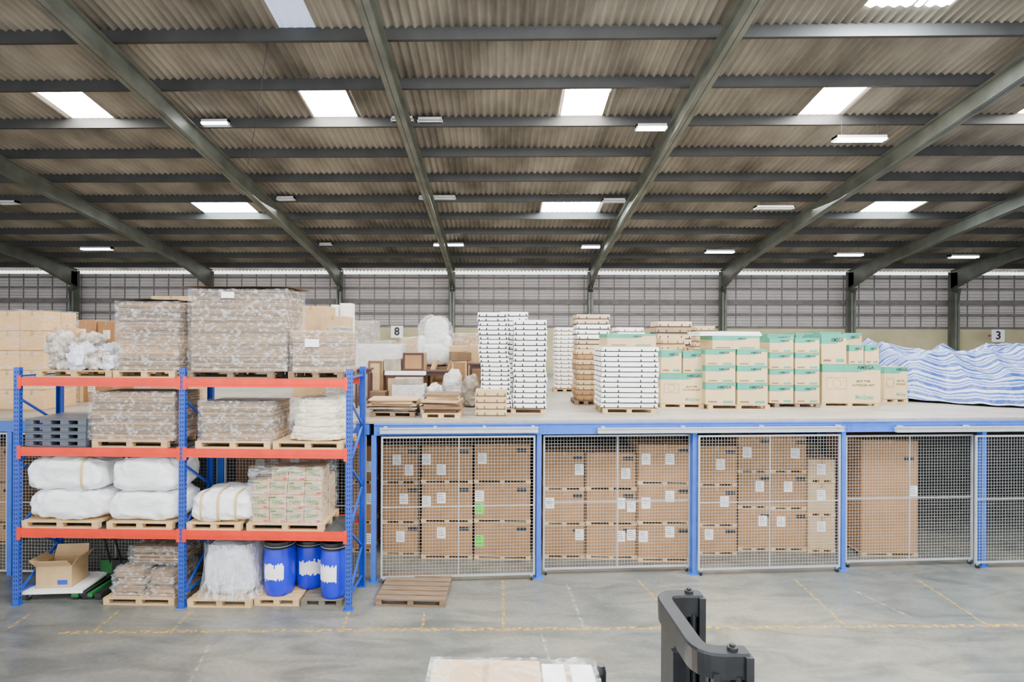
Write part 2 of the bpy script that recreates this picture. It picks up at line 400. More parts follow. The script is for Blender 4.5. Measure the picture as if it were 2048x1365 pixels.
# ================================================================ SETTING
DW=26.4
def roofz(y): return H+3.3+.154*(26.4-y)
b=MB(); b.box(-34,34,-1,27,-.2,0); ST(b.obj('floor','floor'),'worn grey concrete warehouse floor')
purl=[25.7-1.52*i for i in range(18)]
edges=[27.0]+purl+[-1.0]
sky=[]
for px,py,w,m,ym in [(162,212,1.05,'glass1',12.8),(663,212,1.05,'glass1',12.8),(1168,216,1.0,'glass1',12.8),(1655,230,1.0,'glass1',12.8),(2110,255,1.0,'glass1',12.8),
                  (455,417,1.95,'glass2',18.9),(1140,420,1.95,'glass2',18.9),(1782,432,1.6,'glass2',18.9),(580,25,.7,'glass3',9.75)]:
    x=atY(px,py,ym+.35).x
    for i in range(len(edges)-1):
        if edges[i]>=ym>edges[i+1]: sky.append((x-w/2,x+w/2,i,m))
p=.177
b=MB(); nx=int(68/p*6)
for i in range(len(edges)-1):
    y0,y1=edges[i],edges[i+1]
    y0b=y0+.06
    holes=[(a,c) for a,c,k,_ in sky if k==i]
    o=len(b.v)
    for j,(yy,dz) in enumerate(((y0b,-.0),(y1,.012))):
        for k in range(nx+1):
            x=-34+68*k/nx
            b.v.append((x,yy,roofz(yy)+.25+dz+.036*math.cos(2*math.pi*x/p)))
    for k in range(nx):
        x=-34+68*(k+.5)/nx
        if any(a<x<c for a,c in holes): continue
        b.f.append((o+k,o+nx+1+k,o+nx+2+k,o+k+1)); b.m.append(0)
ST(b.obj('ceiling','roof',smooth=True),'grimy corrugated fibre cement roof sheeting')
def skylamp(a,c,ym,warm,en=190,l_=1.2):
    l=bpy.data.lights.new('skylight_light','AREA'); l.shape='RECTANGLE'; l.size=c-a; l.size_y=l_
    l.energy=en; l.color=(1,.96,.9) if warm else (.9,.97,1)
    lo=bpy.data.objects.new('skylight_light',l); COL.objects.link(lo)
    lo.location=((a+c)/2,ym,roofz(ym)+.12)
for n,(a,c,i,m) in enumerate(sky):
    b=MB(); y0,y1=edges[i],edges[i+1]; kx=max(8,int((c-a)/p*6))
    b.grid(kx,1,lambda u,v:(a-.03+(c-a+.06)*u,y0+.05+(y1-y0-.05)*v,roofz(y0+.05+(y1-y0-.05)*v)+.268+.026*math.cos(2*math.pi*(a-.03+(c-a+.06)*u)/p)))
    ST(b.obj('window_%d'%(n+1),m),'translucent corrugated skylight panel')
    if m!='glass3': skylamp(a,c,(y0+y1)/2,m=='glass1')
q=atY(1850,0,9.6); b=MB(); b.grid(60,1,lambda u,v:(q.x-.75+1.5*u,9.02+1.0*v,roofz(9.02+1.0*v)+.215+.02*math.cos(u*45)))
ST(b.obj('window_%d'%(len(sky)+1),'glass2'),'translucent corrugated skylight panel'); skylamp(q.x-.65,q.x+.65,9.4,False,1700,.7)
pg='steel purlins under the roof'
b=MB(); b.box(-33.8,33.8,-.035,.035,0,.235); b.box(-33.8,33.8,-.035,.045,-.016,-.0005)
pr=None
for i,y in enumerate(purl):
    loc=(0,y,roofz(y)+.02)
    if pr is None: pr=T(b.obj('roof_purlin','purlin',loc=loc),'long dark steel purlin carrying corrugated roof sheets','beam',pg)
    else: dup(pr,loc)
fx=[]
for px in (-160,165,430,686,907,1177,1437,1688,1890,2090):
    fx.append(atY(px,600,DW).x)
proto=None
for x in fx:
    if proto is None:
        e=empty('portal_frame',(x,0,0)); T(e,'green-grey tapered steel portal frame with haunched knee','beam','portal frames')
        b=MB(); y0,y1=-1,DW-.15; hw=.11
        def rb(y):
            base=.42
            if y>DW-3.2: base+=.55*((y-(DW-3.2))/3.2)**1.3
            return base
        ys=[-1,8,16,DW-3.2,DW-2.4,DW-1.6,DW-.8,DW-.35]
        for a,c in zip(ys[:-1],ys[1:]):
            ta,tb_=roofz(a)-.01,roofz(c)-.01; ba,bb=ta-rb(a),tb_-rb(c)
            def slab(x0,x1,za0,za1,zb0,zb1):
                b.add([(x0,a,za0),(x1,a,za0),(x1,c,zb0),(x0,c,zb0),(x0,a,za1),(x1,a,za1),(x1,c,zb1),(x0,c,zb1)],[(0,3,2,1),(4,5,6,7),(0,1,5,4),(1,2,6,5),(2,3,7,6),(3,0,4,7)])
            slab(-.012,.012,ba,ta,bb,tb_); slab(-hw,hw,ta-.02,ta,tb_-.02,tb_); slab(-hw,hw,ba,ba+.02,bb,bb+.02)
        b.obj('rafter','frame',e)
        b=MB(); zt=roofz(DW)
        b.box(-.012,.012,DW-.72,DW-.3,0,zt-.05)
        b.add([(-.012,DW-.95,zt-.9+.1),(-.012,DW-.72,zt-1.8),(-.012,DW-.7,zt-.8)],[(0,1,2)])
        b.box(-hw,hw,DW-.72,DW-.70,0,zt-1.0); b.box(-hw,hw,DW-.32,DW-.30,0,zt)
        b.add([(-hw,DW-.72,zt-1.0),(hw,DW-.72,zt-1.0),(hw,DW-.35,zt-.8+.02),(-hw,DW-.35,zt-.8+.02)],[(0,1,2,3)])
        b.box(-hw,hw,DW-.7,DW-.32,zt-.85,zt-.83)
        b.obj('column','frame',e)
        proto=e
    else: dup(proto,(x,0,0))
zy=atY(1003,655,DW).z; ztop=atY(1003,549,DW).z
b=MB(); b.box(-34,34,DW,DW+.2,0,zy); ST(b.obj('wall_back','walll'),'cream painted masonry wall along the warehouse')
b=MB(); b.box(-34,34,DW+.04,DW+.1,zy,ztop); ST(b.obj('wall_cladding','wallp'),'grey beige sheet wall cladding')
tn=1
for py,t,yy in ((556,.06,.06),(577,.10,.06),(604,.22,.10),(628,.12,.06),(653,.10,.06)):
    z=atY(1003,py,DW).z; b=MB(); b.box(-34,34,DW-yy,DW+.03,z-t/2,z+t/2); ST(b.obj('trim_%d'%tn,'girt')); tn+=1
for k in range(18):
    z=zy+(ztop-zy)*(k+.5)/18; b=MB(); b.box(-34,34,DW+.02,DW+.039,z-.014,z+.014); ST(b.obj('trim_%d'%tn,'rail')); tn+=1
b=MB(); x=-33.5
while x<33.8:
    b.box(x-.016,x+.016,DW+.0,DW+.035,zy,ztop); x+=.72
ST(b.obj('trim_%d'%tn,'girt'),'vertical wall rails'); tn+=1
for sx,nm in ((-34,'wall_left'),(34,'wall_right')):
    b=MB(); b.box(sx-.1,sx+.1,-1,27,0,7.9); ST(b.obj(nm,'wallp'))
for s_,px,py in (('8',794,664),('3',1996,672)):
    q=atY(px,py,DW-.8); b=MB(); b.box(-.28,.28,-.02,.02,-.28,.28)
    o=T(b.obj('number_sign','sign',loc=q),'white square bay sign with black number %s'%s_,'sign'); text(s_,.52,'ink',o,(0,-.025,0),bold=.03)
    b=MB(); b.box(-.02,.02,.02,.5,-.02,.02); b.obj('bracket','dark',o)
def lamp(x0,x1,py,D,lit=True):
    a=atY(x0,py,D);c=atY(x1,py,D); w=c.x-a.x; 
    b=MB(); b.box(-w/2,w/2,-.11,.11,.03,.09); b.box(-w/2,-w/2+.02,-.11,.11,-.02,.09); b.box(w/2-.02,w/2,-.11,.11,-.02,.09)
    o=T(b.obj('fluorescent_lamp','housing',loc=((a.x+c.x)/2,D,a.z)),('lit' if lit else 'unlit')+' twin tube fluorescent batten hung under a purlin','lamp','lit ceiling battens' if lit else 'unlit ceiling battens')
    for y in(-.06,.06):
        b=MB(); b.cyl((-w/2+.02,y,0),(w/2-.02,y,0),.028 if lit else .022,8); b.obj('lamp_tube','tube' if lit else 'tubeoff',o)
    top=roofz(D)+.02-a.z
    for xx in(-w*.35,w*.35):
        b=MB(); b.cyl((xx,0,.09),(xx,0,max(top,.12)),.006,6); b.obj('hanger','dark',o)
for a in ((405,460,249,13.5),(1272,1333,258,13.4),(1668,1770,281,13.4),(163,225,499,22.6),(867,884,491,22.6),(895,928,491,22.6),(1162,1200,495,22.6),(1410,1468,505,22.6),(1670,1725,511,22.6),(1898,1955,515,22.6)): lamp(*a)
for a in ((783,828,243,13.5),(836,886,245,13.5),(838,912,398,18.0),(1205,1250,404,18.0),(1510,1585,418,18.0),(555,590,400,18.0),(0,35,408,18.0),(640,665,491,22.6)): lamp(*a,lit=False)
pts=[atY(552,0,10.4),atY(530,120,11),atY(515,230,11.6),atY(495,330,12.6)]
b=MB()
for a,c in zip(pts[:-1],pts[1:]): b.cyl(a,c,.007,6)
T(b.obj('hanging_cable','dark'),'thin dark cable hanging from the roof','cable')
# ================================================================ MEZZANINE
P0=atZ(1077,1155,0); P1=atZ(1963,1132,0)
dr=Vector((P1.x-P0.x,P1.y-P0.y)).normalized(); ANG=math.atan2(dr.y,dr.x); nr=Vector((-dr.y,dr.x))
def uz(px,py,off=0):
    d=ray(px,py); ox=P0.x+nr.x*off; oy=P0.y+nr.y*off
    det=d.x*(-dr.y)-d.y*(-dr.x); t=(ox*(-dr.y)-oy*(-dr.x))/det
    q=d*t; u=(q.x-ox)*dr.x+(q.y-oy)*dr.y
    return u,H+q.z
def W(u,off=0): return (P0.x+dr.x*u+nr.x*off,P0.y+dr.y*u+nr.y*off)
ZM=uz(1077,841)[1]
u0=uz(748,1000)[0]; u9=24.0
LD=W(u0)[1]+.02
c0=W(u0-.05,-.02); c9=W(u9,-.02)
b=MB(); pl=[(-33,LD-.02),(c0[0],LD-.02),c9,(33.5 if c9[0]<33.5 else c9[0],DW-.8),(-33,DW-.8)]
vs=[(x,y,ZM-.05) for x,y in pl]+[(x,y,ZM) for x,y in pl]; k=len(pl)
b.add(vs,[tuple(range(k-1,-1,-1)),tuple(range(k,2*k))]+[(i,(i+1)%k,k+(i+1)%k,k+i) for i in range(k)])
T(b.obj('mezzanine_deck','mezz'),'greyish board deck of the storage mezzanine','platform')
b=MB(); b.box(-33,33,17.4,17.5,0,ZM-.052); ST(b.obj('shade_backdrop','shadeback'),'dark backdrop added to imitate shade under the mezzanine')  # dark screen added so the cage interior looks shaded; not a real wall
e=empty('steel_mezzanine',(P0.x,P0.y,0),ANG); T(e,'bright blue steel mezzanine with posts and fascia beam','platform')
pu=[uz(px,1000)[0] for px in (748,1077,1387,1683,1963)]; pu+= [pu[-1]+ (pu[-1]-pu[-2])*k for k in(1,2,3)]
for i in range(len(pu)-1):
    b=MB(); b.box(pu[i]-.0,pu[i+1]-.004,-.05,.05,ZM-.26,ZM-.052); b.box(pu[i],pu[i+1]-.004,-.07,-.05,ZM-.07,ZM-.052); b.box(pu[i],pu[i+1]-.004,-.07,-.05,ZM-.26,ZM-.245)
    for s_ in(.08,.16):
        for z in(ZM-.2,ZM-.12): b.cyl((pu[i]+s_,-.065,z),(pu[i]+s_,-.05,z),.012,6)
        for z in(ZM-.2,ZM-.12): b.cyl((pu[i+1]-s_,-.065,z),(pu[i+1]-s_,-.05,z),.012,6)
    b.obj('fascia_beam','bluebeam',e)
for u in pu:
    b=MB(); b.box(u-.045,u+.045,-.06,.06,.012,ZM-.262); b.box(u-.09,u+.09,-.1,.1,0,.012); b.obj('post','bluebeam',e)
    if u>pu[0]+.1 and u<pu[4]+.1:
        b=MB(); b.box(-.045,.045,-.06,.06,0,ZM-.052); b.box(-.09,.09,-.1,.1,0,.012); x,y=W(u,5.0); T(b.obj('steel_post','dark',loc=(x,y,0),rz=ANG),'dark steel post inside the mesh cage area','post','inner mezzanine posts')
lx0=-14.0; lx1=W(u0)[0]-.1
e2=empty('steel_mezzanine',(0,LD,0)); T(e2,'bright blue steel mezzanine edge behind the pallet rack','platform')
b=MB(); b.box(lx0,lx1,0,.1,ZM-.26,ZM-.052); b.obj('fascia_beam','bluebeam',e2)
for px in(18,440): 
    x=atY(px,1000,LD).x; b=MB(); b.box(x-.045,x+.045,0,.1,0,ZM-.262); b.obj('post','bluebeam',e2)
def gate(L_,zb,zt,name,label,loc,rz,casters=True,pitch=.06,bars=1,cat='gate',hb=.5):
    e=empty(name,loc,rz); T(e,label,cat,'wire mesh cage fronts')
    b=MB(); t=.017
    for x in(-L_/2+t,L_/2-t): b.box(x-t,x+t,-t,t,zb,zt)
    for z in(zb+t,zt-t): b.box(-L_/2+2*t,L_/2-2*t,-t,t,z-t,z+t)
    zm=zb+(zt-zb)*hb; b.box(-L_/2+2*t,L_/2-2*t,-.010,.010,zm-.010,zm+.010)
    for k in range(bars):
        x=-L_/2+L_*(k+1)/(bars+1); b.box(x-.011,x+.011,-.011,.009,zb+2*t,zt-2*t)
    b.obj('gate_frame','steel',e)
    b=MB(); n=int((L_-.08)/pitch); r=.0018
    for i in range(1,n):
        x=-L_/2+.04+(L_-.08)*i/n; b.box(x-r,x+r,-r,r,zb+.03,zt-.03)
    n=int((zt-zb-.08)/pitch)
    for i in range(1,n):
        z=zb+.04+(zt-zb-.08)*i/n; b.box(-L_/2+.03,L_/2-.03,-r-.004,r-.004,z-r,z+r)
    b.obj('wire_mesh','wire',e)
    if casters:
        for x in(-L_/2+.06,L_/2-.06):
            b=MB(); b.cyl((x-.015,0,.045),(x+.015,0,.045),.045,12,0); b.box(x-.022,x+.022,-.02,.02,.05,zb,1)
            b.obj('caster',['rubber','steel'],e)
for i,(a,c,off) in enumerate(((762,1070,-.11),(1086,1380,.09),(1396,1680,-.11),(1690,1945,.09),(1950,2200,-.11))):
    ua,_=uz(a,1000,off);uc,_=uz(c,1000,off); zt=uz((a+c)/2,870,off)[1]
    x,y=W((ua+uc)/2,off)
    gate(uc-ua,.1,min(zt,ZM-.27),'wire_mesh_gate','galvanised wire mesh sliding gate in a grey tube frame',(x,y,0),ANG)
for a,c in ((-11.9,atY(18,1000,LD).x-.06),(atY(18,1000,LD).x+.06,atY(440,1000,LD).x-.06),(atY(440,1000,LD).x+.06,lx1-.06)):
    gate(c-a,.06,ZM-.28,'wire_mesh_partition','galvanised wire mesh cage front behind the pallet rack',((a+c)/2,LD+.05,0),0,casters=False)
for a,c,py in((760,1076,861),(1195,1686,860),(1790,2200,858)):
    ua,z=uz(a,py,-.13);uc,_=uz(c,py,-.13); x,y=W((ua+uc)/2,-.13); z=uz((a+c)/2,py,-.13)[1]
    b=MB(); l=(uc-ua)/2; b.box(-l,l,-.035,.02,-.05,.05); b.box(-l,l,-.055,-.035,.035,.05); b.box(-l,l,-.055,-.035,-.05,-.035)
    n=4
    for k in range(n): xx=-l+.1+(2*l-.2)*k/(n-1); b.box(xx-.03,xx+.03,-.05,.05,.02,.075)
    T(b.obj('gate_track_rail','steel',loc=(x,y,z),rz=ANG),'pale steel track rail above a sliding gate','rail','gate track rails')
def col(x0,x1,tops,D,style='brown',d=.95,group='brown cartons stacked in the mesh cage',ph=.085,labs=None,pz=0,wood=True):
    z=pz
    for i,ty in enumerate(tops):
        A=atY(x0,ty,D);C=atY(x1,ty,D); w=C.x-A.x; xc=(A.x+C.x)/2
        if wood:
            pallet(xc,D+d/2,z,w-.01,d,ph,'wood',label='low pale pallet under tall brown cartons',n=5,group='pallets in the mesh cage'); z+=ph
        zt=atY((x0+x1)/2,ty,D).z
        if zt-z<.08: continue
        L=labs[i] if labs else None
        carton(xc,D+d/2,z,w-.025,d-.03,zt-z,style,R(-.005,.005),label='tall brown cardboard carton with white paper label',group=group,labs=L)
        z=zt+.003
w_='paper';g_='greenpaper'
col(765,838,(1050,970,893),11.45,labs=[[(0,.55,w_)],[(.1,.6,w_)],[(-.1,.6,w_),(.25,.3,w_)]])
col(842,946,(1048,969,893),11.3,labs=[[(-.1,.7,w_)],[(-.1,.6,w_),(-.42,.5,w_)],[(-.1,.3,w_),(-.42,.6,w_)]])
col(948,1062,(1048,969,890),11.3,labs=[[(-.42,.45,g_)],[(-.42,.3,g_),(-.42,.65,w_)],[(-.35,.6,w_)]])
col(1088,1170,(1053,983,905),11.4,labs=[[(.4,.7,w_)],[(-.35,.6,w_)],[(.4,.5,w_)]])
col(1172,1274,(1053,983,907),11.4,labs=[[(.2,.65,w_),(.42,.7,w_)],[(.2,.6,w_),(.42,.5,w_)],[(.3,.4,w_)]])
col(1276,1385,(1052,972,890),11.3,labs=[[(-.4,.65,w_),(.1,.8,w_)],[(-.35,.5,w_),(.1,.7,w_)],[(-.35,.6,w_),(.1,.6,w_)]])
col(1395,1475,(1056,975,893),11.7,labs=[[(-.2,.7,w_)],[(.2,.6,w_)],[(.1,.5,w_)]])
col(1476,1541,(1020,948,872),11.95,labs=[[(.3,.7,w_)],[(.2,.6,w_)],[(-.2,.5,w_)]])
col(1542,1614,(1022,948,875),11.95,labs=[[(-.2,.7,w_)],[(0,.6,w_)],[(.2,.5,w_)]])
col(1616,1672,(1035,968,920),11.9,style='pale',d=.6,labs=[[(0,.7,w_)],[(0,.6,w_)],[(0,.5,w_)]])
col(1724,1838,(882,),11.75,d=1.3,labs=[[(.46,.55,w_)]])
col(700,748,(1050,970,893),11.6,labs=[[(.3,.4,w_)],[(.3,.6,w_)],[(.3,.4,w_)]])
for x0,x1 in((560,640),(470,550),(-60,30)):
    col(x0,x1,(1050,970,893),11.8)
for x0,x1 in((1400,1475),(1478,1560),(1562,1640)):  # rear rows in darker card; interior shade is put into their colour
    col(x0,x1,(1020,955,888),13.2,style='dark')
for x0,x1 in((1100,1250),(1260,1390),(770,880),(882,1040)):
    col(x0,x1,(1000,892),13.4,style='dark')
# ================================================================ RACK
RD=atZ(363,1217,0).y; RDEP=.95
def rz_(py): return atY(363,py,RD).z
ux=[atY(px,1000,RD).x for px in(32,363,697)]
zs=[rz_(1062),rz_(898),rz_(757)]; ztopu=rz_(737)
rk=empty('pallet_rack',((ux[0]+ux[2])/2,RD+RDEP/2,0)); T(rk,'blue and orange steel pallet rack with three loaded levels','shelf')
X0=(ux[0]+ux[2])/2
for x in ux:
    b=MB(); xx=x-X0
    for y in(-RDEP/2+.035,RDEP/2-.035):
        b.box(xx-.05,xx-.042,y-.035,y+.035,.01,ztopu);b.box(xx+.042,xx+.05,y-.035,y+.035,.01,ztopu)
        s_=-1 if y<0 else 1
        b.box(xx-.05,xx+.05,y+s_*.035-.004,y+s_*.035+.004,.01,ztopu)
        b.box(xx-.08,xx+.08,y-.06,y+.06,0,.01)
        z=.1
        while z<ztopu-.06:
            for q in(-.02,.02): b.box(xx+q-.007,xx+q+.007,y+s_*.039-.001,y+s_*.039+.001,z,z+.03,1)
            if y<0:
                b.box(xx-.051,xx-.0499,y-.012,y+.012,z,z+.03,1); b.box(xx+.0499,xx+.051,y-.012,y+.012,z,z+.03,1)
            z+=.075
    z=.2; k=0
    while z+.55<ztopu:
        ya,yb=(-RDEP/2+.05,RDEP/2-.05) if k%2==0 else (RDEP/2-.05,-RDEP/2+.05)
        b.bar((xx,ya,z),(xx,yb,z+.55),.035,.03); z+=.55;k+=1
    for z in(.2,ztopu-.15): b.bar((xx,-RDEP/2+.05,z),(xx,RDEP/2-.05,z),.035,.03)
    b.obj('upright_frame',['blue','slot'],rk)
for z in zs:
    for i in(0,1):
        a,c=ux[i]-X0+.052,ux[i+1]-X0-.052
        for y,s_ in((-RDEP/2+.02,-1),(RDEP/2-.02,1)):
            b=MB(); b.box(a,c,y-.025,y+.025,z-.145,z); b.box(a,c,y+s_*.026-.004,y+s_*.026+.004,z-.1,z-.05)
            for q,r in((a,-1),(c,1)): b.box(q-.03,q+.03,y+s_*.028-.006,y+s_*.028+.006,z-.19,z+.03)
            b.obj('shelf_beam','orange',rk,bevel=.0)
        b=MB(); n=9
        for k in range(n):
            xx0=a+(c-a)*k/n+.004; xx1=a+(c-a)*(k+1)/n-.004
            b.box(xx0,xx1,-RDEP/2+.046,RDEP/2-.046,z-.03,z-.002)
        b.obj('shelf_deck','deck',rk)
PD=RD+.03
def rb_(x0,x1,ty,z,D=None):
    D=D or PD
    A=atY(x0,ty,D);C=atY(x1,ty,D); return (A.x+C.x)/2,C.x-A.x,A.z-z
PH=.12
def rpal(x0,x1,z,m='wood',D=None,d=.9,h=PH,**k):
    D=D or PD; xc,w,_=rb_(x0,x1,700,z,D); return pallet(xc,D+d/2,z,w,d,h,m,**k)
z=zs[2]
rpal(72,222,z); rpal(226,349,z,m='wood'); rpal(374,546,z,m='oldwood',label='weathered brown wooden pallet under cardboard'); rpal(576,686,z,m='oldwood',label='weathered brown wooden pallet under cardboard')
zp=z+PH
def bun(x0,x1,ty,z,seed,D=PD,d=.84,**k):
    xc,w,h=rb_(x0,x1,ty,z,D); return bundle(xc,D+d/2+.03,z,w,d,h,seed,**k)
bun(230,355,605,zp,1,label='tall stack of flattened cartons in crinkled silver stretch film')
bun(376,572,580,zp,2,label='huge block of flattened cartons in shiny stretch film',noteat=(-.15,1.28,.22,.1))
bun(580,688,663,zp,3,label='short stack of flattened cartons in stretch film with paper note',noteat=(-.08,.48,.24,.13))
for (x0,x1,ty) in((232,352,603),(372,580,577)):
    xc,w,h=rb_(x0,x1,ty,0); b=MB()
    b.grid(14,8,lambda u,v:(w*1.03*(u-.5),.92*(v-.5),.035+.02*noise.noise(Vector((u*3,v*3,x0)))))
    T(b.obj('cardboard_sheet','kraft2',loc=(xc,PD+.46,h-.0),fix=True),'loose brown cardboard sheet lying on a wrapped stack','cardboard')
for x0,x1,ty,dy,dd,m,sd,am in((84,128,668,.02,.4,'greenish',3,.05),(92,140,652,.42,.4,'kraft3',4,.05),(126,168,690,.0,.36,'silver',15,.05),(140,186,668,.42,.4,'greenish',5,.05),(166,200,704,.02,.36,'greenish',16,.04),(184,224,688,.40,.42,'silver',9,.05),(198,226,712,.02,.34,'silver',19,.04)):
    xc,w,h=rb_(x0,x1,ty,zp,PD+dy); blob('crumpled_bag',xc,PD+dy+dd/2+.02,zp,w,dd,h,m,'crumpled plastic and brown paper bag in a loose heap','bag',p=3.2,amp=am,fr=5,seed=sd,ridge=.5,smooth=False,group='loose heap of crumpled bags')
z=zs[1]; zp=z+PH
def plpal(xc,yc,z,w,d,h,proto=[]):
    if proto: return dup(proto[0],(xc+R(-.01,.01),yc,z))
    b=MB(); b.box(-w/2,w/2,-d/2,d/2,h-.03,h); 
    for i in range(4):
        x=-w/2+.07+(w-.14)*i/3
        for j in range(3):
            y=-d/2+.07+(d-.14)*j/2; b.box(x-.07,x+.07,y-.07,y+.07,.02,h-.03)
    b.box(-w/2,w/2,-d/2,-d/2+.14,0,.02); b.box(-w/2,w/2,d/2-.14,d/2,0,.02)
    proto.append(T(b.obj('plastic_pallet','plasticgrey',loc=(xc,yc,z),bevel=.004),'dark grey moulded plastic pallet in a stack','pallet','stacked grey plastic pallets')); return proto[0]
xc,w,h=rb_(46,168,838,z); n=4
for i in range(n): plpal(xc,PD+.46,z+h/n*i,w,.85,h/n-.003)
rpal(184,334,z); rpal(391,540,z,m='wood'); rpal(546,686,z,label='pale wooden pallet under bagged load')
bun(176,348,785,zp,11,label='stack of flattened cartons in cloudy stretch film',jit=.014)
bun(396,545,805,zp,12,label='low stack of flattened cartons in cloudy stretch film',jit=.014)
xc,w,h=rb_(573,686,800,zp)
r_=empty('bagged_load',(xc,PD+.45,zp)); T(r_,'pile of cream folded bags under crinkled clear film','bag')
for k in range(6):
    ww=w*(.97-.04*k); hh=h/6*1.25
    blob('folded_bag',R(-.02,.02),R(-.01,.01),h/6*k*.96,ww,.8-.03*k,hh,'bag','','',p=4.5,amp=.025,fr=5,seed=20+k,ridge=.5,smooth=False,parent=r_,nu=56,nv=14)
b=MB(); b.grid(64,30,blobfn(w*1.0,.86,h+.04,5.5,.035,5,2,.35,.12),wrapu=True); b.obj('stretch_wrap','wrap',r_,smooth=True)
z=zs[0]
rpal(44,196,z); rpal(214,345,z); rpal(374,482,z); rpal(494,648,z)
zp=z+PH
def bale(x0,x1,ty,zb,seed,bands=2,D=PD,d=.84,h=None,lab='plump creased white plastic bale with tan tape strips',tw=.02,spread=.7,sh=0,sag=.15):
    xc,w,hh=rb_(x0,x1,ty,zb,D); hh=h or hh
    fn=blobfn(w,d,hh,4.4,.024,3.2,seed,.5,sag)
    b=MB(); b.grid(120,54,fn,wrapu=True); o=T(b.obj('white_bale','bale',loc=(xc,D+d/2+.01,zb),smooth=True),lab,'bale','white bales on the rack')
    for k in range(bands):
        b=MB(); x0_=(-.5+(k+1)/(bands+1))*w*spread+sh*w; s_=(1-abs(2*x0_/w)**4.4)**(1/4.4)
        N=40; vs=[]
        for i in range(N+1):
            q_=i/N*math.pi
            yy=-abs(math.sin(q_))**(2/4.4)*d/2*s_
            zz=-math.copysign(abs(math.cos(q_))**(2/4.4),math.cos(q_))*hh/2*s_
            if zz>0: zz*=1-sag*abs(2*x0_/w)**2.5
            for sx in(-tw,tw): vs.append((x0_+sx,yy*1.055-.01,max(zz*1.05+hh/2,.002)))
        b.add(vs,[(2*i,2*i+1,2*i+3,2*i+2) for i in range(N)])
        b.obj('packing_tape','baletape',o,smooth=True)
    return zb+hh
zz=bale(43,206,985,zp,1,0,h=.51,lab='plump creased white plastic bale under another bale'); bale(42,198,925,zz-.02,2,1,h=.58,sh=.28)
zz=bale(208,354,985,zp,3,0,h=.51,lab='plump creased white plastic bale under another bale'); bale(214,354,917,zz-.02,4,0,h=.59,lab='puffy creased white plastic bale resting on another bale',sag=.08)
bale(374,500,968,zp,5,3,h=.52,spread=1.1,sag=.35)
xc0,w,h=rb_(500,640,938,zp); 
lw=w/4; ch=h/4
for r in range(4):
    for c in range(4):
        if r==3 and c==0: continue
        carton(atY(500,900,PD).x+lw*(c+.5),PD+.26+(.04 if r==2 else 0)+(.08 if r==3 else 0),zp+ch*r,lw-.014,.38,ch-.005,'tang',R(-.01,.01),label='small tan carton with green lettering in a wrapped pallet load',group='tan cartons with green lettering')
for r in range(3):
    for c in range(4):
        carton(atY(500,900,PD).x+lw*(c+.5),PD+.70,zp+ch*r,lw-.014,.34,ch-.005,'pale',R(-.01,.01),label='small tan carton stacked in the second row of a load',group='plain tan cartons',labs=[])
wr=shell(w+.05,.94,h+.03,amp=.012,seed=4); T(wr.obj('stretch_wrap','wrapl',loc=(xc0,PD+.47,zp),smooth=True),'clear stretch film around small tan cartons','film')
# dolly
q=atZ(90,1205,0); 
e=empty('flat_dolly',(q.x+.04,q.y+.42,0),.1); T(e,'low flat dolly with white board and swivel casters','trolley')
b=MB(); b.box(-.48,.48,-.36,.36,.13,.17); b.box(-.5,.5,-.38,-.36,.12,.175); b.box(-.5,.5,.36,.38,.12,.175); b.obj('dolly_board','whitecard',e)
for x in(-.42,.42):
    for y in(-.3,.3):
        b=MB(); b.cyl((x-.018,y,.055),(x+.018,y,.055),.055,14,0); b.box(x-.025,x-.02,y-.03,y+.03,.05,.125,1); b.box(x+.02,x+.025,y-.03,y+.03,.05,.125,1); b.box(x-.03,x+.03,y-.035,y+.035,.12,.13,1)
        b.obj('caster',['rubber','steel'],e)
w,d,h=.58,.46,.38
b=MB(); t=.008
b.box(-w/2,w/2,-d/2,-d/2+t,0,h);b.box(-w/2,w/2,d/2-t,d/2,0,h);b.box(-w/2,-w/2+t,-d/2+t,d/2-t,0,h);b.box(w/2-t,w/2,-d/2+t,d/2-t,0,h);b.box(-w/2+t,w/2-t,-d/2+t,d/2-t,0,t)
o=T(b.obj('open_carton','kraft3',loc=(q.x+.0,q.y+.38,.177),rz=.12),'open tan cardboard carton with raised flaps on a dolly','box')
def flap(p,qd,m='kraft3'):
    b=MB(); b.add(p,[(0,1,2,3)]); f=b.obj('flap',m,o); md=f.modifiers.new('s','SOLIDIFY'); md.thickness=.006
flap([(-w/2,-d/2,h),(-w/2,d/2,h),(-w/2-.12,d/2,h+.1),(-w/2-.12,-d/2,h+.1)],0)
flap([(w/2,d/2,h),(w/2,-d/2,h),(w/2+.1,-d/2,h+.14),(w/2+.1,d/2,h+.14)],0)
flap([(-w/2,d/2,h),(w/2,d/2,h),(w/2-.02,d/2+.06,h+.2),(-w/2+.02,d/2+.06,h+.2)],0)
flap([(w/2,-d/2,h),(-w/2,-d/2,h),(-w/2+.02,-d/2-.1,h+.12),(w/2-.02,-d/2-.1,h+.12)],0)
b=MB(); b.box(w*.1,w*.38,-d/2-.003,-d/2,.05,.13); b.obj('printed_mark','blue',o)
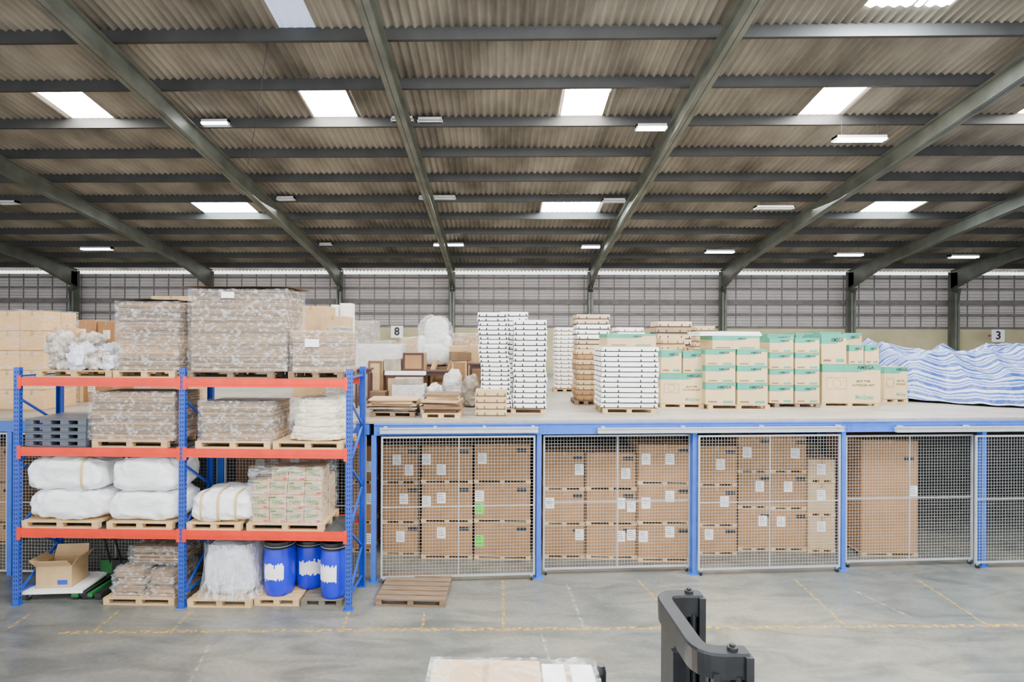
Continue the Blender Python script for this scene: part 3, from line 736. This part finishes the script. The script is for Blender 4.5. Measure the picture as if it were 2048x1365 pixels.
for px,py,rz,m in((176,1192,.06,'green'),(240,1165,0,'dark')):
    q=atZ(px,py,0); yb_=min(q.y+.5,LD-.48); e=empty('pallet_jack',(q.x,yb_,0),rz); T(e,'hand pallet jack with '+('green' if m=='green' else 'dark')+' forks parked under the rack','pallet jack')
    for x in(-.12,.12):
        b=MB(); b.box(x-.055,x+.055,-.45,.3,.06,.12); b.obj('fork',m,e)
    b=MB(); b.box(-.17,.17,.3,.36,.06,.4); b.obj('body',m,e)
    b=MB(); b.cyl((0,.33,.3),(0,.1,.95),.018,8); b.cyl((-.12,.1,.95),(.12,.1,.95),.018,8); b.cyl((-.12,.1,.95),(0,.17,.78),.012,8); b.cyl((.12,.1,.95),(0,.17,.78),.012,8); b.obj('handle','dark',e)
    for x in(-.12,.12):
        b=MB(); b.cyl((x-.04,-.4,.035),(x+.04,-.4,.035),.035,10); b.obj('wheel','rubber',e)
    b=MB(); b.cyl((-.05,.33,.08),(.05,.33,.08),.08,14); b.obj('wheel','rubber',e)
def fl(x0,x1,ty,z,D): 
    A=atY(x0,ty,D);C=atY(x1,ty,D); return (A.x+C.x)/2,C.x-A.x,A.z-z
D=atZ(280,1212,0).y+.0
xc,w,_=fl(206,348,1200,0,D); pallet(xc,D+.45,0,w,.9,.12,'wood')
xc,w,h=fl(222,284,1145,.12,D); bundle(xc,D+.4,.12,w,.7,h,21,jit=.03,label='slumped pile of flattened cartons in plastic film',wa=.02)
xc,w,h=fl(292,346,1150,.12,D); bundle(xc,D+.38,.12,w,.7,h,22,jit=.03,label='small pile of flattened cartons in plastic film',wa=.02)
xc,w,h=fl(240,343,1098,.12,D); bundle(xc,D+.55,.12+.47,w,.6,.3,23,jit=.05,label='top layer of folded cartons under plastic film',wa=.025)
D=atZ(440,1217,0).y
xc,w,_=fl(374,501,1200,0,D); pallet(xc,D+.48,0,w,.95,.13,'wood')
xc,w,h=fl(396,503,1092,.13,D+.05)
e=empty('film_wrapped_load',(xc+.01,D+.5,.13)); T(e,'tall silvery load swathed in vertical plastic film','wrapped load')
blob('load_body',0,0,0,w*.93,.82,h,'silver','','',p=5,amp=.03,fr=3,seed=8,ridge=.3,parent=e,smooth=False)
b=MB()
def skirt(u,v):
    t=2*math.pi*u; c,s_=math.cos(t),math.sin(t)
    k=1+.2*(1-v)**3
    x=w/2*k*math.copysign(abs(c)**.45,c); y=.44*k*math.copysign(abs(s_)**.45,s_)
    n=.02*noise.noise(Vector((u*30,v*2,1)))
    return (x*(1+n),y*(1+n),.01+v*h*1.0)
b.grid(90,14,skirt,wrapu=True); b.obj('stretch_wrap','wrapv',e,smooth=True)
def drum(px0,px1,D,zb,ty,rz):
    A=atY(px0,1150,D);C=atY(px1,1150,D); r=(C.x-A.x)/2; xc=(A.x+C.x)/2; h=atY(px0,ty,D).z-zb
    pr_=[(r*.8,0),(r*.86,.015),(r*.9,.06),(r*.97,h*.22),(r*1.0,h*.45),(r*.99,h*.62),(r*.93,h*.82),(r*.86,h*.9),(r*.86,h*.93),(r*.8,h*.935)]
    b=MB(); b.lathe(pr_,36); o=T(b.obj('plastic_drum','drum',loc=(xc,D+r,zb),rz=rz,smooth=True),'bright blue plastic drum with black clamp lid and torn label','drum','blue plastic drums')
    b=MB(); b.lathe([(r*.88,h*.86),(r*.95,h*.86),(r*.97,h*.94),(r*.95,h*.985),(r*.88,h*.99),(r*.84,h*.965),(.02,h*.965)],36); b.obj('lid','lid',o,smooth=False)
    b=MB(); b.lathe([(r*.9,h*.90),(r*.98,h*.903),(r*.98,h*.914),(r*.9,h*.916)],36); b.obj('clamp_ring','steel',o)
    b=MB(); rr=random.Random(px0); nu,nv=18,16; a0,a1=-math.pi/2-.75,-math.pi/2+.6
    def rad(z):
        for (ra,za),(rb2,zb2) in zip(pr_[:-1],pr_[1:]):
            if za<=z<=zb2: return ra+(rb2-ra)*(z-za)/(zb2-za)
        return r
    for i in range(nu):
        lo=int(2.2+2.2*noise.noise(Vector((i*.6+px0,0,0)))*1.6); hi=nv-int(2.4+2.4*noise.noise(Vector((i*.55+px0,5,0)))*1.6)
        for j in range(max(lo,0),min(hi,nv)):
            P=[]
            for di,dj in((0,0),(1,0),(1,1),(0,1)):
                a=a0+(a1-a0)*(i+di)/nu; zz=h*.28+h*.36*(j+dj)/nv; R_=rad(zz)*1.008+.003; P.append((R_*math.cos(a),R_*math.sin(a),zz))
            b.add(P,[(0,1,2,3)])
    bm_=b.obj('torn_label','paper',o); bm=bmesh.new(); bm.from_mesh(bm_.data); bmesh.ops.remove_doubles(bm,verts=bm.verts[:],dist=.0005); bm.to_mesh(bm_.data); bm.free()
D2=atZ(550,1215,0).y+.03
xc,w,_=fl(508,597,1200,0,D2); pallet(xc,D2+.45,0,w,.9,.12,'wood')
xc,w,_=fl(602,684,1200,0,D2); pallet(xc,D2+.45,0,w,.9,.12,'oldwood2',label='grey weathered wooden pallet under blue drums')
drum(516,579,D2+.03,.12,1086,0); drum(579,645,D2+.32,.12,1084,.3); drum(632,690,D2-.03,.12,1088,-.2)
b=MB(); A=atY(445,1084,D2+.86); C=atY(640,1084,D2+.86); r=.05
b.cyl((0,0,0),(C.x-A.x,0,0),r,16); T(b.obj('film_roll','lid',loc=(A.x,A.y,.12+ (atY(523,1090,D2+.08).z-.12)+.09)),'long black plastic roll lying across drums','roll')
# ================================================================ MEZZ TOP CARGO
def mb(x0,x1,ty,D,z=None): 
    z=ZM if z is None else z
    A=atY(x0,ty,D);C=atY(x1,ty,D); return (A.x+C.x)/2,C.x-A.x,A.z-z
def DM(px,py): return atZ(px,py,ZM).y
D=11.5; A=atY(-60,620,D);C=atY(88,620,D); ht=atY(40,622,D).z-ZM; nrw=5; cw=(C.x-A.x)/3
for r in range(nrw):
    for c in range(3):
        for k in range(2):
            if k==1 and c<2: continue
            carton(A.x+cw*(c+.5),D+.23+.46*k,ZM+ht/nrw*r,cw-.014,.44,ht/nrw-.01,'yellow',R(-.006,.006),label='yellowish tan carton in a film-wrapped wall of boxes',group='yellowish cartons in a wrapped block')
wr=shell(C.x-A.x+.04,.96,ht+.02,amp=.008,seed=5); T(wr.obj('stretch_wrap','wrapl',loc=((A.x+C.x)/2,D+.46,ZM),smooth=True),'clear film around yellowish cartons','film')
for x0,x1,ty,D,st in((100,149,642,14.2,'brown'),(151,191,640,14.2,'brown'),(193,228,642,14.2,'brown'),(48,92,695,12.9,'pale'),(94,160,697,12.9,'pale'),(162,226,700,13.0,'brown'),(585,655,612,14.5,'pale'),(640,690,632,13.6,'pale'),(300,380,592,13.2,'pale')):
    xc,w,h=mb(x0,x1,ty,D); hh=h
    n=max(1,round(h/.75)); 
    for i in range(n): carton(xc,D+.4,ZM+hh/n*i,w-.02,.75,hh/n-.004,st,R(-.02,.02),group='tan cartons piled on the mezzanine')
for x0,x1,ty,D in((662,676,610,15.6),(680,704,607,15.6)):
    xc,w,h=mb(x0,x1,ty,D); b=MB(); b.box(-w/2,w/2,-.15,.15,0,h); b.box(-w/2+.02,w/2-.02,-.16,-.15,h*.5,h-.03); T(b.obj('white_cabinet','whitecard',loc=(xc,D+.15,ZM),bevel=.008),'tall slim white cabinet behind wrapped goods','cabinet')
def wf(x0,x1,ty,D,s_,m='greyfilm',z=None,d=.72):
    xc,w,h=mb(x0,x1,ty,D,z); e=empty('wrapped_furniture',(xc,D+.45,ZM if z is None else z)); T(e,'boxy furniture item wrapped in cloudy film','furniture')
    b=MB(); b.box(-w/2,w/2,-d/2,d/2,.1,h); b.box(-w/2+.05,w/2-.05,-d/2-.02,-d/2,h*.55,h-.05)
    for sx in(-1,1):
        for sy in(-1,1): b.box(sx*(w/2-.06)-.04,sx*(w/2-.06)+.04,sy*(d/2-.06)-.04,sy*(d/2-.06)+.04,0,.1)
    b.obj('body',m,e,bevel=.01); shell(w+.04,d+.08,h+.02,amp=.02,seed=s_).obj('stretch_wrap','wrap',e,smooth=True)
    return (ZM if z is None else z)+h
wf(694,745,643,16.2,3); wf(748,780,684,15,4); wf(706,800,690,13.6,6,'foam'); wf(800,832,676,15.4,7,'kraft3'); wf(905,952,668,15.6,8,'kraft',d=.6)
wf(648,690,655,12.9,21,'greyfilm',d=.5)
D=13.9; xc,w,h=mb(832,900,632,D)
zb_=.85
b=MB(); b.box(-w/2-.05,w/2+.05,-.5,.5,0,zb_); b.box(-w/2-.05,w/2+.05,-.51,-.5,zb_*.45,zb_*.55,1); o=T(b.obj('packing_crate',['kraft2','wood'],loc=(xc,D+.5,ZM),bevel=.004),'plain brown crate under a bubble-wrapped chair','crate')
e=empty('wrapped_armchair',(xc,D+.5,ZM+zb_)); T(e,'rounded armchair swathed in bubble wrap','chair'); hh=h-zb_
blob('seat',0,-.05,.0,w*.9,.8,hh*.45,'foam','','',p=4,amp=.02,fr=4,seed=1,parent=e)
blob('backrest',0,.3,hh*.1,w*.78,.28,hh*.9,'foam','','',p=3.2,amp=.02,fr=4,seed=2,parent=e)
for sx in(-1,1): blob('armrest',sx*w*.4,-.03,0,.2,.72,hh*.62,'foam','','',p=3,amp=.015,fr=4,seed=4,parent=e)
b=MB(); b.grid(48,24,blobfn(w*1.02,.95,hh+.02,3.0,.04,4,7,.3),wrapu=True); b.obj('bubble_wrap','wrapl',e,smooth=True)
def crate(x0,x1,ty,D,z,d,m,name,label,cat,front=None,rz=None):
    xc,w,h=mb(x0,x1,ty,D,z); b=MB(); b.box(-w/2,w/2,-d/2,d/2,0,h)
    o=T(b.obj(name,m,loc=(xc,D+d/2,z),rz=R(-.04,.04) if rz is None else rz,bevel=.01),label,cat)
    if front:
        b=MB(); t=.05; F=-d/2-.012
        vs=[(-w/2,F,0),(w/2,F,0),(w/2,F,h),(-w/2,F,h),(-w/2+t,F,t),(w/2-t,F,t),(w/2-t,F,h-t),(-w/2+t,F,h-t)]
        b.add(vs,[(0,1,5,4),(1,2,6,5),(2,3,7,6),(3,0,4,7)])
        f=b.obj('front_frame',front,o); md=f.modifiers.new('s','SOLIDIFY'); md.thickness=.012
    return o,z+h
D=12.9
crate(737,765,722,D,ZM,.6,'kraft3','packing_crate','tall tan carton crate beside wrapped furniture','crate',front='kraft2')
o,zt=crate(771,845,752,D,ZM,.7,'kraft3','wooden_cabinet','tan fronted cabinet with dark frame lying on its side','cabinet',front='darkwood')
o,zt=crate(768,850,743,D-.02,zt+.012,.75,'whitecard','tabletop_board','white tabletop board resting on a cabinet','board')
crate(767,800,718,D+.05,zt+.002,.5,'greyfilm','wrapped_box','grey film wrapped box on furniture','box')
crate(806,848,706,D+.15,zt+.002,.5,'kraft','framed_board','tan board framed in dark wood','furniture',front='darkwood')
o,zt2=crate(783,848,770,12.2,ZM,.5,'foam','wrapped_box','whitish foam wrapped low box','box')
crate(786,842,757,12.22,zt2+.002,.45,'greyfilm','wrapped_box','grey film wrapped flat box on foam box','box',rz=.08)
crate(737,770,784,12.25,ZM,.4,'kraft2','packing_crate','low dark brown carton by a pallet','crate')
# dark table and upturned stools in the heap
def table(x0,x1,ty,D,m,lab):
    xc,w,h=mb(x0,x1,ty,D); e=empty('wooden_table',(xc,D+.3,ZM),R(-.1,.1)); T(e,lab,'table')
    b=MB(); b.box(-w/2,w/2,-.26,.26,h-.04,h); b.box(-w/2+.04,w/2-.04,-.22,.22,h-.12,h-.04); b.obj('tabletop',m,e)
    for sx in(-1,1):
        for sy in(-1,1):
            b=MB(); b.box(sx*(w/2-.05)-.025,sx*(w/2-.05)+.025,sy*.21-.025,sy*.21+.025,0,h-.12); b.obj('leg',m,e)
table(846,902,742,12.95,'darkwood','dark wooden table standing among wrapped furniture')
table(705,738,738,12.1,'darkwood','small dark wooden table beside film bundles')
table(936,966,728,13.1,'darkwood','dark wooden side table in the furniture heap')
for x0,x1,y0,D,m,s_ in((884,925,745,12.35,'foam',2),(850,884,770,12.15,'foam',5),(925,955,755,12.3,'greyfilm',6),(800,828,730,14.4,'greyfilm',8)):
    xc,w,h=mb(x0,x1,y0,D); blob('wrapped_bundle',xc,D+.3,ZM,w,.5,h,m,'crumpled grey film bundle of household goods','bundle',p=2.8,amp=.05,fr=3,seed=s_,ridge=.4,smooth=False)
o,zc=crate(903,934,722,13.2,ZM,.6,'kraft','packing_crate','tall brown crate in the furniture heap','crate',front='kraft3')
o,zc=crate(898,938,705,13.15,zc+.002,.6,'kraft2','cardboard_slab','crooked brown cardboard slab on a crate','cardboard',rz=.2)
crate(900,930,692,13.2,zc+.002,.5,'kraft3','cardboard_slab','pale cardboard slab lying askew on a heap','cardboard',rz=-.15)
crate(938,972,690,13.9,ZM,.7,'kraft3','packing_crate','tall tan crate in the furniture heap','crate')
crate(855,900,708,13.75,ZM,.12,'kraft3','packing_crate','narrow tan crate among wrapped furniture','crate') if False else None
for px,py,m in((862,728,'kraft3'),(893,735,'sheetC')):
    q=atY(px,py,13.62); h=q.z-ZM; b=MB(); b.cyl((-.2,0,-h),(.12,.1,.1),.07,14); 
    T(b.obj('rolled_carpet',m,loc=q),'rolled carpet leaning on wrapped furniture','roll')
for x0,x1,ty,py,s_ in((738,832,800,835,31),(842,922,790,838,32)):
    D=DM((x0+x1)/2,py); xc,w,h=mb(x0,x1,ty,D); pallet(xc,D+.4,ZM,w*.95,.8,.1,'oldwood' if s_==31 else 'wood')
    rr=random.Random(s_); b=MB(); n=9; hh=h-.1
    for i in range(n):
        ww=w*rr.uniform(.7,1.05);dd=.75*rr.uniform(.7,1.05)
        b.box(-ww/2+rr.uniform(-.08,.08),ww/2,-dd/2,dd/2,i*hh/n,(i+1.01)*hh/n,rr.choice([0,1,2]),rz=rr.uniform(-.15,.15))
    T(b.obj('flattened_cartons',['kraft2','kraft3','greyfilm'],loc=(xc,D+.4,ZM+.1)),'untidy heap of flattened cartons on a pallet','cardboard')
# flat carton stacks
def flatcarton(w,d,h,m,mk):
    b=MB(); b.box(-w/2+.012,w/2-.012,-d/2+.012,d/2-.012,0,h*.2,1); b.box(-w/2,w/2,-d/2,d/2,h*.2,h)
    F=-d/2; z0,z1=h*.2,h*.58
    for x in(-w*.44,-w*.2,w*.2,w*.44): b.box(x-.014,x+.014,F-.002,F+.001,z0,z1,1)
    for sx in (-w/2,w/2):
        for y in(-d*.35,d*.1): b.box(sx-.002,sx+.002,y-.014,y+.014,z0,z1,1)
    return b.obj('flat_carton',[m,mk])
def stackflat(x0,x1,ty,D,zb,n,d,m,mk,jit,label,lean=0,group=None,alt=None):
    A=atY(x0,ty,D);C=atY(x1,ty,D); w=C.x-A.x; xc=(A.x+C.x)/2; h=(A.z-zb)/n
    prs={}
    for i in range(n):
        mm=alt if (alt and random.random()<.35) else m
        loc=(xc+R(-jit,jit)+lean*(i/n-.5),D+d/2+R(-jit,jit),zb+h*i); rz=R(-1,1)*min(.025,jit)
        if mm not in prs:
            pr=flatcarton(w-2*jit,d,h-.002,mm,mk); pr.location=loc; pr.rotation_euler=(0,0,rz); T(pr,label,'box',group or label); prs[mm]=pr
        else: dup(prs[mm],loc,rz)
D=DM(1060,829); 
xc,w,_=mb(962,1092,800,D); pallet(xc,D+.5,ZM,w,.9,.11)
stackflat(1026,1095,640,D,ZM+.11,17,.8,'whitecard','ink',.014,'flat white carton with black edge marks in a tall stack')
stackflat(958,1020,625,D+.05,ZM+.11,21,.8,'whitecard','ink',.018,'flat white carton with dark straps in a leaning stack',lean=-.1)
stackflat(1000,1058,624,D+1.3,ZM,20,.8,'whitecard','ink',.015,'flat white carton with dark straps in a rear stack')
D=DM(980,826); stackflat(950,1014,781,D-.55,ZM+.0,4,.45,'cream','kraft2',.006,'flat cream carton with green print')
D=DM(1260,828); xc,w,_=mb(1206,1312,800,D); pallet(xc,D+.5,ZM,w,1.0,.11)
stackflat(1202,1319,694,D,ZM+.11,12,.9,'whitecard','ink',.016,'flat white carton with black straps in a broad stack')
xc,w,h=mb(1213,1312,668,D); z0=mb(1213,1312,694,D)[2]; carton(xc,D+.42,ZM+z0+.001,w,.8,h-z0,'teal',.03,label='cream carton with teal printed band on white cartons')
stackflat(1110,1150,655,DM(1130,785),ZM+.1,15,.7,'whitecard','kraft2',.015,'flat whitish carton in a stack wrapped with straps')
D=DM(1130,785); xc,w,_=mb(1108,1152,700,D); pallet(xc,D+.35,ZM,w,.7,.095)
D=DM(1190,812)+.1; stackflat(1152,1198,700,D,ZM+.11,10,.8,'cream','kraft2',.025,'flat brown carton with dark edges in an uneven stack',alt='kraft'); xc,w,_=mb(1150,1196,700,D); pallet(xc,D+.42,ZM,w,.8,.105,'oldwood',label='weathered wooden pallet under flat cartons')
stackflat(1150,1222,629,D+1.0,ZM,17,.7,'cream','ink',.035,'flat tan carton in a high uneven stack',alt='whitecard')
stackflat(1312,1384,643,14.6,ZM,13,.7,'cream','ink',.03,'flat tan carton with dark tape stacked at the rear',alt='sheetA')
stackflat(1320,1372,676,13.7,ZM,10,.5,'kraft3','kraft2',.02,'flat brown carton with dark tape')
stackflat(1232,1290,655,15.2,ZM,14,.7,'whitecard','sheetB',.03,'flat pale carton in a crowded rear stack',alt='kraft3')
stackflat(1388,1432,652,15.6,ZM,13,.7,'kraft3','sheetB',.03,'flat brown tray in a crowded rear stack',alt='cream')
stackflat(1112,1146,664,16.8,ZM,14,.7,'kraft3','sheetB',.03,'flat brown tray in a crowded rear stack',alt='whitecard')
TG='cream cartons with teal bands'
def tc(x0,x1,ty,D,zb,style='teal',d=.75,gap=.012,lab='cream carton with teal printed band'):
    A=atY(x0,ty,D);C=atY(x1,ty,D); h=A.z-zb
    carton((A.x+C.x)/2+R(-.004,.004),D+d/2,zb,C.x-A.x-gap,d,h-.003,style,R(-.008,.008),label=lab,group=TG); return zb+h
D=DM(1365,817); xc,w,_=mb(1322,1408,800,D); pallet(xc,D+.4,ZM,w,.8,.1)
z1=tc(1320,1410,747,D,ZM+.1,'big',lab='large cream carton with teal band and unit lettering'); z2=tc(1322,1364,700,D,z1); tc(1366,1408,702,D,z1)
D2_=D+1.0; z1=ZM
for ty in (770,738,706): 
    z0=z1; z1=tc(1374,1416,ty,D2_,z0); 
D=DM(1480,820); xc,w,_=mb(1417,1540,800,D); pallet(xc,D+.45,ZM,w,.9,.11)
z1=ZM+.11
for i,ty in enumerate((766,732,699)):
    z0=z1; z1=tc(1411,1472,ty,D,z0); tc(1474,1536,ty,D,z0)
z2=tc(1424,1520,672,D,z1,lab='cream carton with teal band topping a stack')
xc,w,h=mb(1398,1524,660,D); 
for i in range(3):
    b=MB(); b.box(-w/2+R(0,.06),w/2-R(0,.06),-.4,.4,0,.028)
    T(b.obj('white_board','whitecard',loc=(xc,D+.4,z2+.002+i*.032),rz=R(-.03,.03)),'thin white board lying on cartons','board','thin white boards')
D=DM(1590,816); xc,w,_=mb(1550,1641,800,D); pallet(xc,D+.45,ZM,w,.9,.1,'oldwood',label='reddish weathered pallet under cartons')
z1=ZM+.1
for ty in (771,739,706,676):
    z0=z1; z1=tc(1539,1588,ty,D,z0); tc(1590,1640,ty,D,z0)
D=DM(1700,814); xc,w,_=mb(1643,1758,800,D); pallet(xc,D+.42,ZM,w,.85,.09)
z1=tc(1643,1762,729,D,ZM+.09,'big',d=.9,lab='very large cream carton with teal band and unit lettering')
tc(1643,1694,668,D,z1); tc(1698,1728,690,D,z1); tc(1730,1759,690,D,z1)
D=DM(1790,806); xc,w,_=mb(1768,1818,800,D); pallet(xc,D+.25,ZM,w,.45,.09)
tc(1768,1816,734,D,ZM+.09,'big',d=.42,lab='cream carton with teal band beside the striped tarpaulin')
for x0,x1,ty in((1535,1590,668),(1592,1628,666),(1640,1684,664),(1440,1500,662),(1686,1726,666)):
    D=15.3; hh=atY(x0,ty,D).z-ZM
    for i in range(3): z0=ZM+hh/3*i; carton((atY(x0,ty,D).x+atY(x1,ty,D).x)/2,D+.4,z0,atY(x1,ty,D).x-atY(x0,ty,D).x-.02,.75,hh/3-.004,'teal',R(-.02,.02),label='cream carton with teal band in the rear row',group=TG)
xa=atY(1784,700,14.3).x; xb=xa+7.2; ya,yb=DM(2048,824)-.05,16.6
b=MB()
def tf(u,v):
    x=xa+(xb-xa)*u; y=ya+(yb-ya)*v
    y+= (1-v)*max(0,1-u*2.6)*2.3
    eu=min(1,u/.10); ev=min(1,v/.42); eb=min(1,(1-v)/.15)
    k=(eu**.6)*(math.sin(ev*math.pi/2)**1.0)*(eb**.5)
    h=1.18+.12*noise.noise(Vector((x*.7,y*.7,3)))+.2*math.exp(-((u-.07)/.06)**2)
    def rg(q): return 1-abs(noise.noise(q))*3
    f=noise.noise(Vector((x*.8+y*.6,y*1.1-x*.3,1)))*.34+rg(Vector((x*.7-y*.8,y*.8+x*.6,9)))*.17+rg(Vector((x*1.9+y*1.4,y*1.4-x*.8,4)))*.06+noise.noise(Vector((x*4,y*4,5)))*.02
    z=h*k*(1-.12*(1-ev))+f*(.15+.65*k)
    y+=(.34*noise.noise(Vector((x*1.1,v*2,7)))+.12*noise.noise(Vector((x*3.5,v*5,2))))*(1-v)
    x+=.25*noise.noise(Vector((x*1.0,y*1.6,12)))*min(1,u*8)
    return (x,y,ZM+.03+max(z,.0)+.02*(noise.noise(Vector((x*4,y*4,0)))+1))
b.grid(220,140,tf,uv=True)
for i in range(len(b.uv)):
    u,v=b.uv[i]; b.uv[i]=(u,v+.05*noise.noise(Vector((u*4,v*3,0)))+.012*noise.noise(Vector((u*14,v*7,3)))+.22*u)
T(b.obj('striped_tarpaulin','tarp',smooth=True),'blue and white striped tarpaulin draped over a large heap','tarpaulin')
b=MB(); q=atZ(1862,800,ZM); b.cyl((-.35,0,.06),(.5,-.35,.06),.055,12); T(b.obj('black_tube','lid',loc=(q.x,q.y-.3,ZM)),'short black tube lying by the tarpaulin','tube')
# ================================================================ FLOOR ITEMS
D=atZ(820,1215,0).y; 
A=atY(752,1200,D);C=atY(892,1200,D)
pallet((A.x+C.x)/2,D+.52,0,C.x-A.x,1.05,.13,'oldwood',n=6,rz=-.02,label='bare weathered brown wooden pallet on the concrete')
def line(p,q,w,m,lab='worn yellow floor marking line'):
    a=atZ(*p,0);c=atZ(*q,0); d=(c-a); l=d.length; b=MB(); b.grid(8,1,lambda u,v:(l*u,w*(v-.5),0))
    T(b.obj('floor_line',m,loc=(a.x,a.y,.003),rz=math.atan2(d.y,d.x)),lab,'floor marking','painted floor lines')
line((120,1266),(2300,1250),.09,'yel')
for p,q in(((385,1222),(345,1262)),((700,1222),(683,1262)),((850,1225),(843,1264)),((1006,1160),(1007,1265)),((1275,1160),(1355,1245)),((1590,1160),(1690,1252)),((1835,1160),(1975,1252)),((240,1222),(190,1262)),((60,1230),(10,1262))): line(p,q,.05,'yel')
for p,q in(((1135,1170),(1168,1258)),((1700,1178),(1830,1240)),((1085,1270),(1110,1365)),((420,1290),(380,1365))): line(p,q,.05,'whp','faint white scuffed floor line')
zt=1.7; a=atZ(868,1318,zt); c=atZ(1078,1318,zt); d_=1.1
xc=(a.x+c.x)/2; w=c.x-a.x; yc=a.y-d_/2
e_=atZ(1182,1318,zt)
pallet((a.x+e_.x)/2,yc,0,e_.x-a.x,d_,.13,'wood')
carton(xc,yc,.13,w,d_,zt-.13,'pale',0,label='large tan carton under loose clear film')
xr=(c.x+e_.x)/2; wr_=e_.x-c.x
carton(xr+.005,yc,.13,wr_-.02,d_-.02,zt-.15,'white',0,label='film-covered white carton beside a tan carton',labs=[])
fw=e_.x-a.x+.06
b=MB(); b.grid(80,40,lambda u,v:(-.03+fw*u,d_*(v-.5)*1.01,.008+(.012+.03*(u>.6))*abs(noise.noise(Vector((u*12,v*8,2))))+.05*max(0,u-.85)*6*abs(noise.noise(Vector((u*20,v*14,2))))-.5*max(0,u-.965)))
T(b.obj('plastic_film','wrapl',loc=(a.x,yc,zt+.004),smooth=True),'loose clear plastic film lying over cartons','film')
# forklift mast
zT=2.45
def pz(px,py): 
    q=atZ(px,py,zT); return (q.x,q.y)
far=pz(1400,1186); fl_=pz(1322,1186); nl=pz(1402,1300); near=pz(1492,1300)
E=empty('forklift_truck',((far[0]+near[0])/2,(far[1]+near[1])/2,0)); T(E,'black forklift mast with curved crosshead and worn paint','forklift')
ex,ey=E.location.x,E.location.y
def rnd(pts,r=.1,n=7):
    out=[Vector((*pts[0],0))]
    for i in range(1,len(pts)-1):
        p=Vector((*pts[i],0));a=Vector((*pts[i-1],0));c=Vector((*pts[i+1],0))
        s_=p+(a-p).normalized()*r; t_=p+(c-p).normalized()*r
        for k in range(n+1):
            t=k/n; out.append(s_*(1-t)**2+p*2*t*(1-t)+t_*t*t)
    out.append(Vector((*pts[-1],0))); return out
off=Vector((ex,ey,-zT))
path=[q-off for q in rnd([far,fl_,nl,near],.14)]
b=MB(); b.sweep(path,[(-.055,-.17),(.055,-.17),(.06,-.015),(.05,0),(-.05,0),(-.06,-.015)]); b.obj('crosshead','blackpaint',E,fix=True)
for (x,y),sg in((far,-1),(near,1)):
    x-=ex;y-=ey
    b=MB(); zt2=zT-.03
    b.box(x-.24,x+.0,y-.015,y+.015,.05,zt2); b.box(x-.24,x-.2,y-.07,y+.07,.05,zt2-.1); b.box(x-.03,x+.02,y-.08,y+.07,.05,zt2+.015)
    b.box(x-.14,x-.1,y-.06,y+.06,.05,zt2-.2)
    b.cyl((x-.07,y-.04,.05),(x-.07,y-.04,zt2-.12),.028,12)
    b.obj('mast_channel','blackpaint',E)
    b=MB(); b.cyl((x-.09,y,zT-.0),(x-.09,y,zT+.02),.035,12); b.cyl((x-.09,y,zT+.02),(x-.09,y,zT+.035),.018,6); b.obj('bolt','dark',E)
    b=MB(); b.cyl((x-.1,y-.08,zT-.35),(x-.1,y+.06,zT-.35),.05,16); b.obj('roller','dark',E)
for k,(px,py) in enumerate(((1345,1215),(1362,1245))):
    q=atZ(px,py,zT-.15); x,y=q.x-ex-.0,q.y-ey
    b=MB(); b.cyl((x,y,.05),(x,y,zT-.18),.03,14); b.cyl((x,y,zT-.5),(x,y,zT-.3),.045,14); b.obj('lift_cylinder','dark',E)
b=MB(); q=atZ(1332,1225,zT-.15); x,y=q.x-ex,q.y-ey; b.box(x-.01,x+.03,y-.25,y+.1,.05,zT-.18); b.box(x-.04,x+.06,y-.32,y-.26,.4,zT-.3); b.obj('guard_plate','blackpaint',E)
x0,x1=min(far[0],near[0])-ex-.3,near[0]-ex+.6; y0,y1=near[1]-ey-.15,far[1]-ey+.1
b=MB(); b.box(x0,x1-.5,y0,y1,.04,.3); b.box(x1-.5,x1+.4,y0+.02,y0+.14,.04,.1); b.box(x1-.5,x1+.4,y1-.14,y1-.02,.04,.1); b.obj('base_frame','blackpaint',E)
for yy in(y0+.08,y1-.08):
    b=MB(); b.cyl((x1+.2,yy-.04,.05),(x1+.2,yy+.04,.05),.05,14); b.obj('wheel','rubber',E)
b=MB(); b.cyl((x0+.15,0,.09),(x0+.15,.08,.09),.09,16); b.obj('wheel','rubber',E)
q=atZ(1200,1331,1.72); b=MB(); b.cyl((0,0,0),(0,0,1.66),.045,16); b.cyl((0,0,1.66),(0,0,1.72),.045,16,r1=.03); b.cyl((0,0,0),(0,0,.02),.05,16); T(b.obj('black_post','blackpaint',loc=(q.x+.01,q.y,0)),'slim black post beside the film-covered load','post')  # plain upright standing in for a black part taken as the forklift backrest
# ================================================================ LIGHT / WORLD / CAMERA
w=bpy.data.worlds.new('world'); scn.world=w; w.use_nodes=True
bg=w.node_tree.nodes['Background']; bg.inputs[0].default_value=(.95,.98,1,1); bg.inputs[1].default_value=3.0
def area(loc,rot,sx,sy,en,col=(1,1,1)):
    l=bpy.data.lights.new('fill_light','AREA'); l.shape='RECTANGLE'; l.size=sx;l.size_y=sy;l.energy=en;l.color=col  # broad fill lamps added to brighten the hall, not actual fixtures
    o=bpy.data.objects.new('fill_light',l); COL.objects.link(o); o.location=loc;o.rotation_euler=rot
area((3,4,10.2),(math.radians(20),0,0),14,3,3600)
area((0,17,8.9),(0,0,0),26,3,1700,(1,.98,.95))
cam=bpy.data.cameras.new('camera'); co=bpy.data.objects.new('camera',cam); COL.objects.link(co)
cam.sensor_width=36; cam.lens=FPX/2048*36; cam.shift_x=(1024-CX)/2048; cam.clip_start=.05; cam.clip_end=200
mw=RM.to_4x4(); mw.translation=CO; co.matrix_world=mw
scn.camera=co
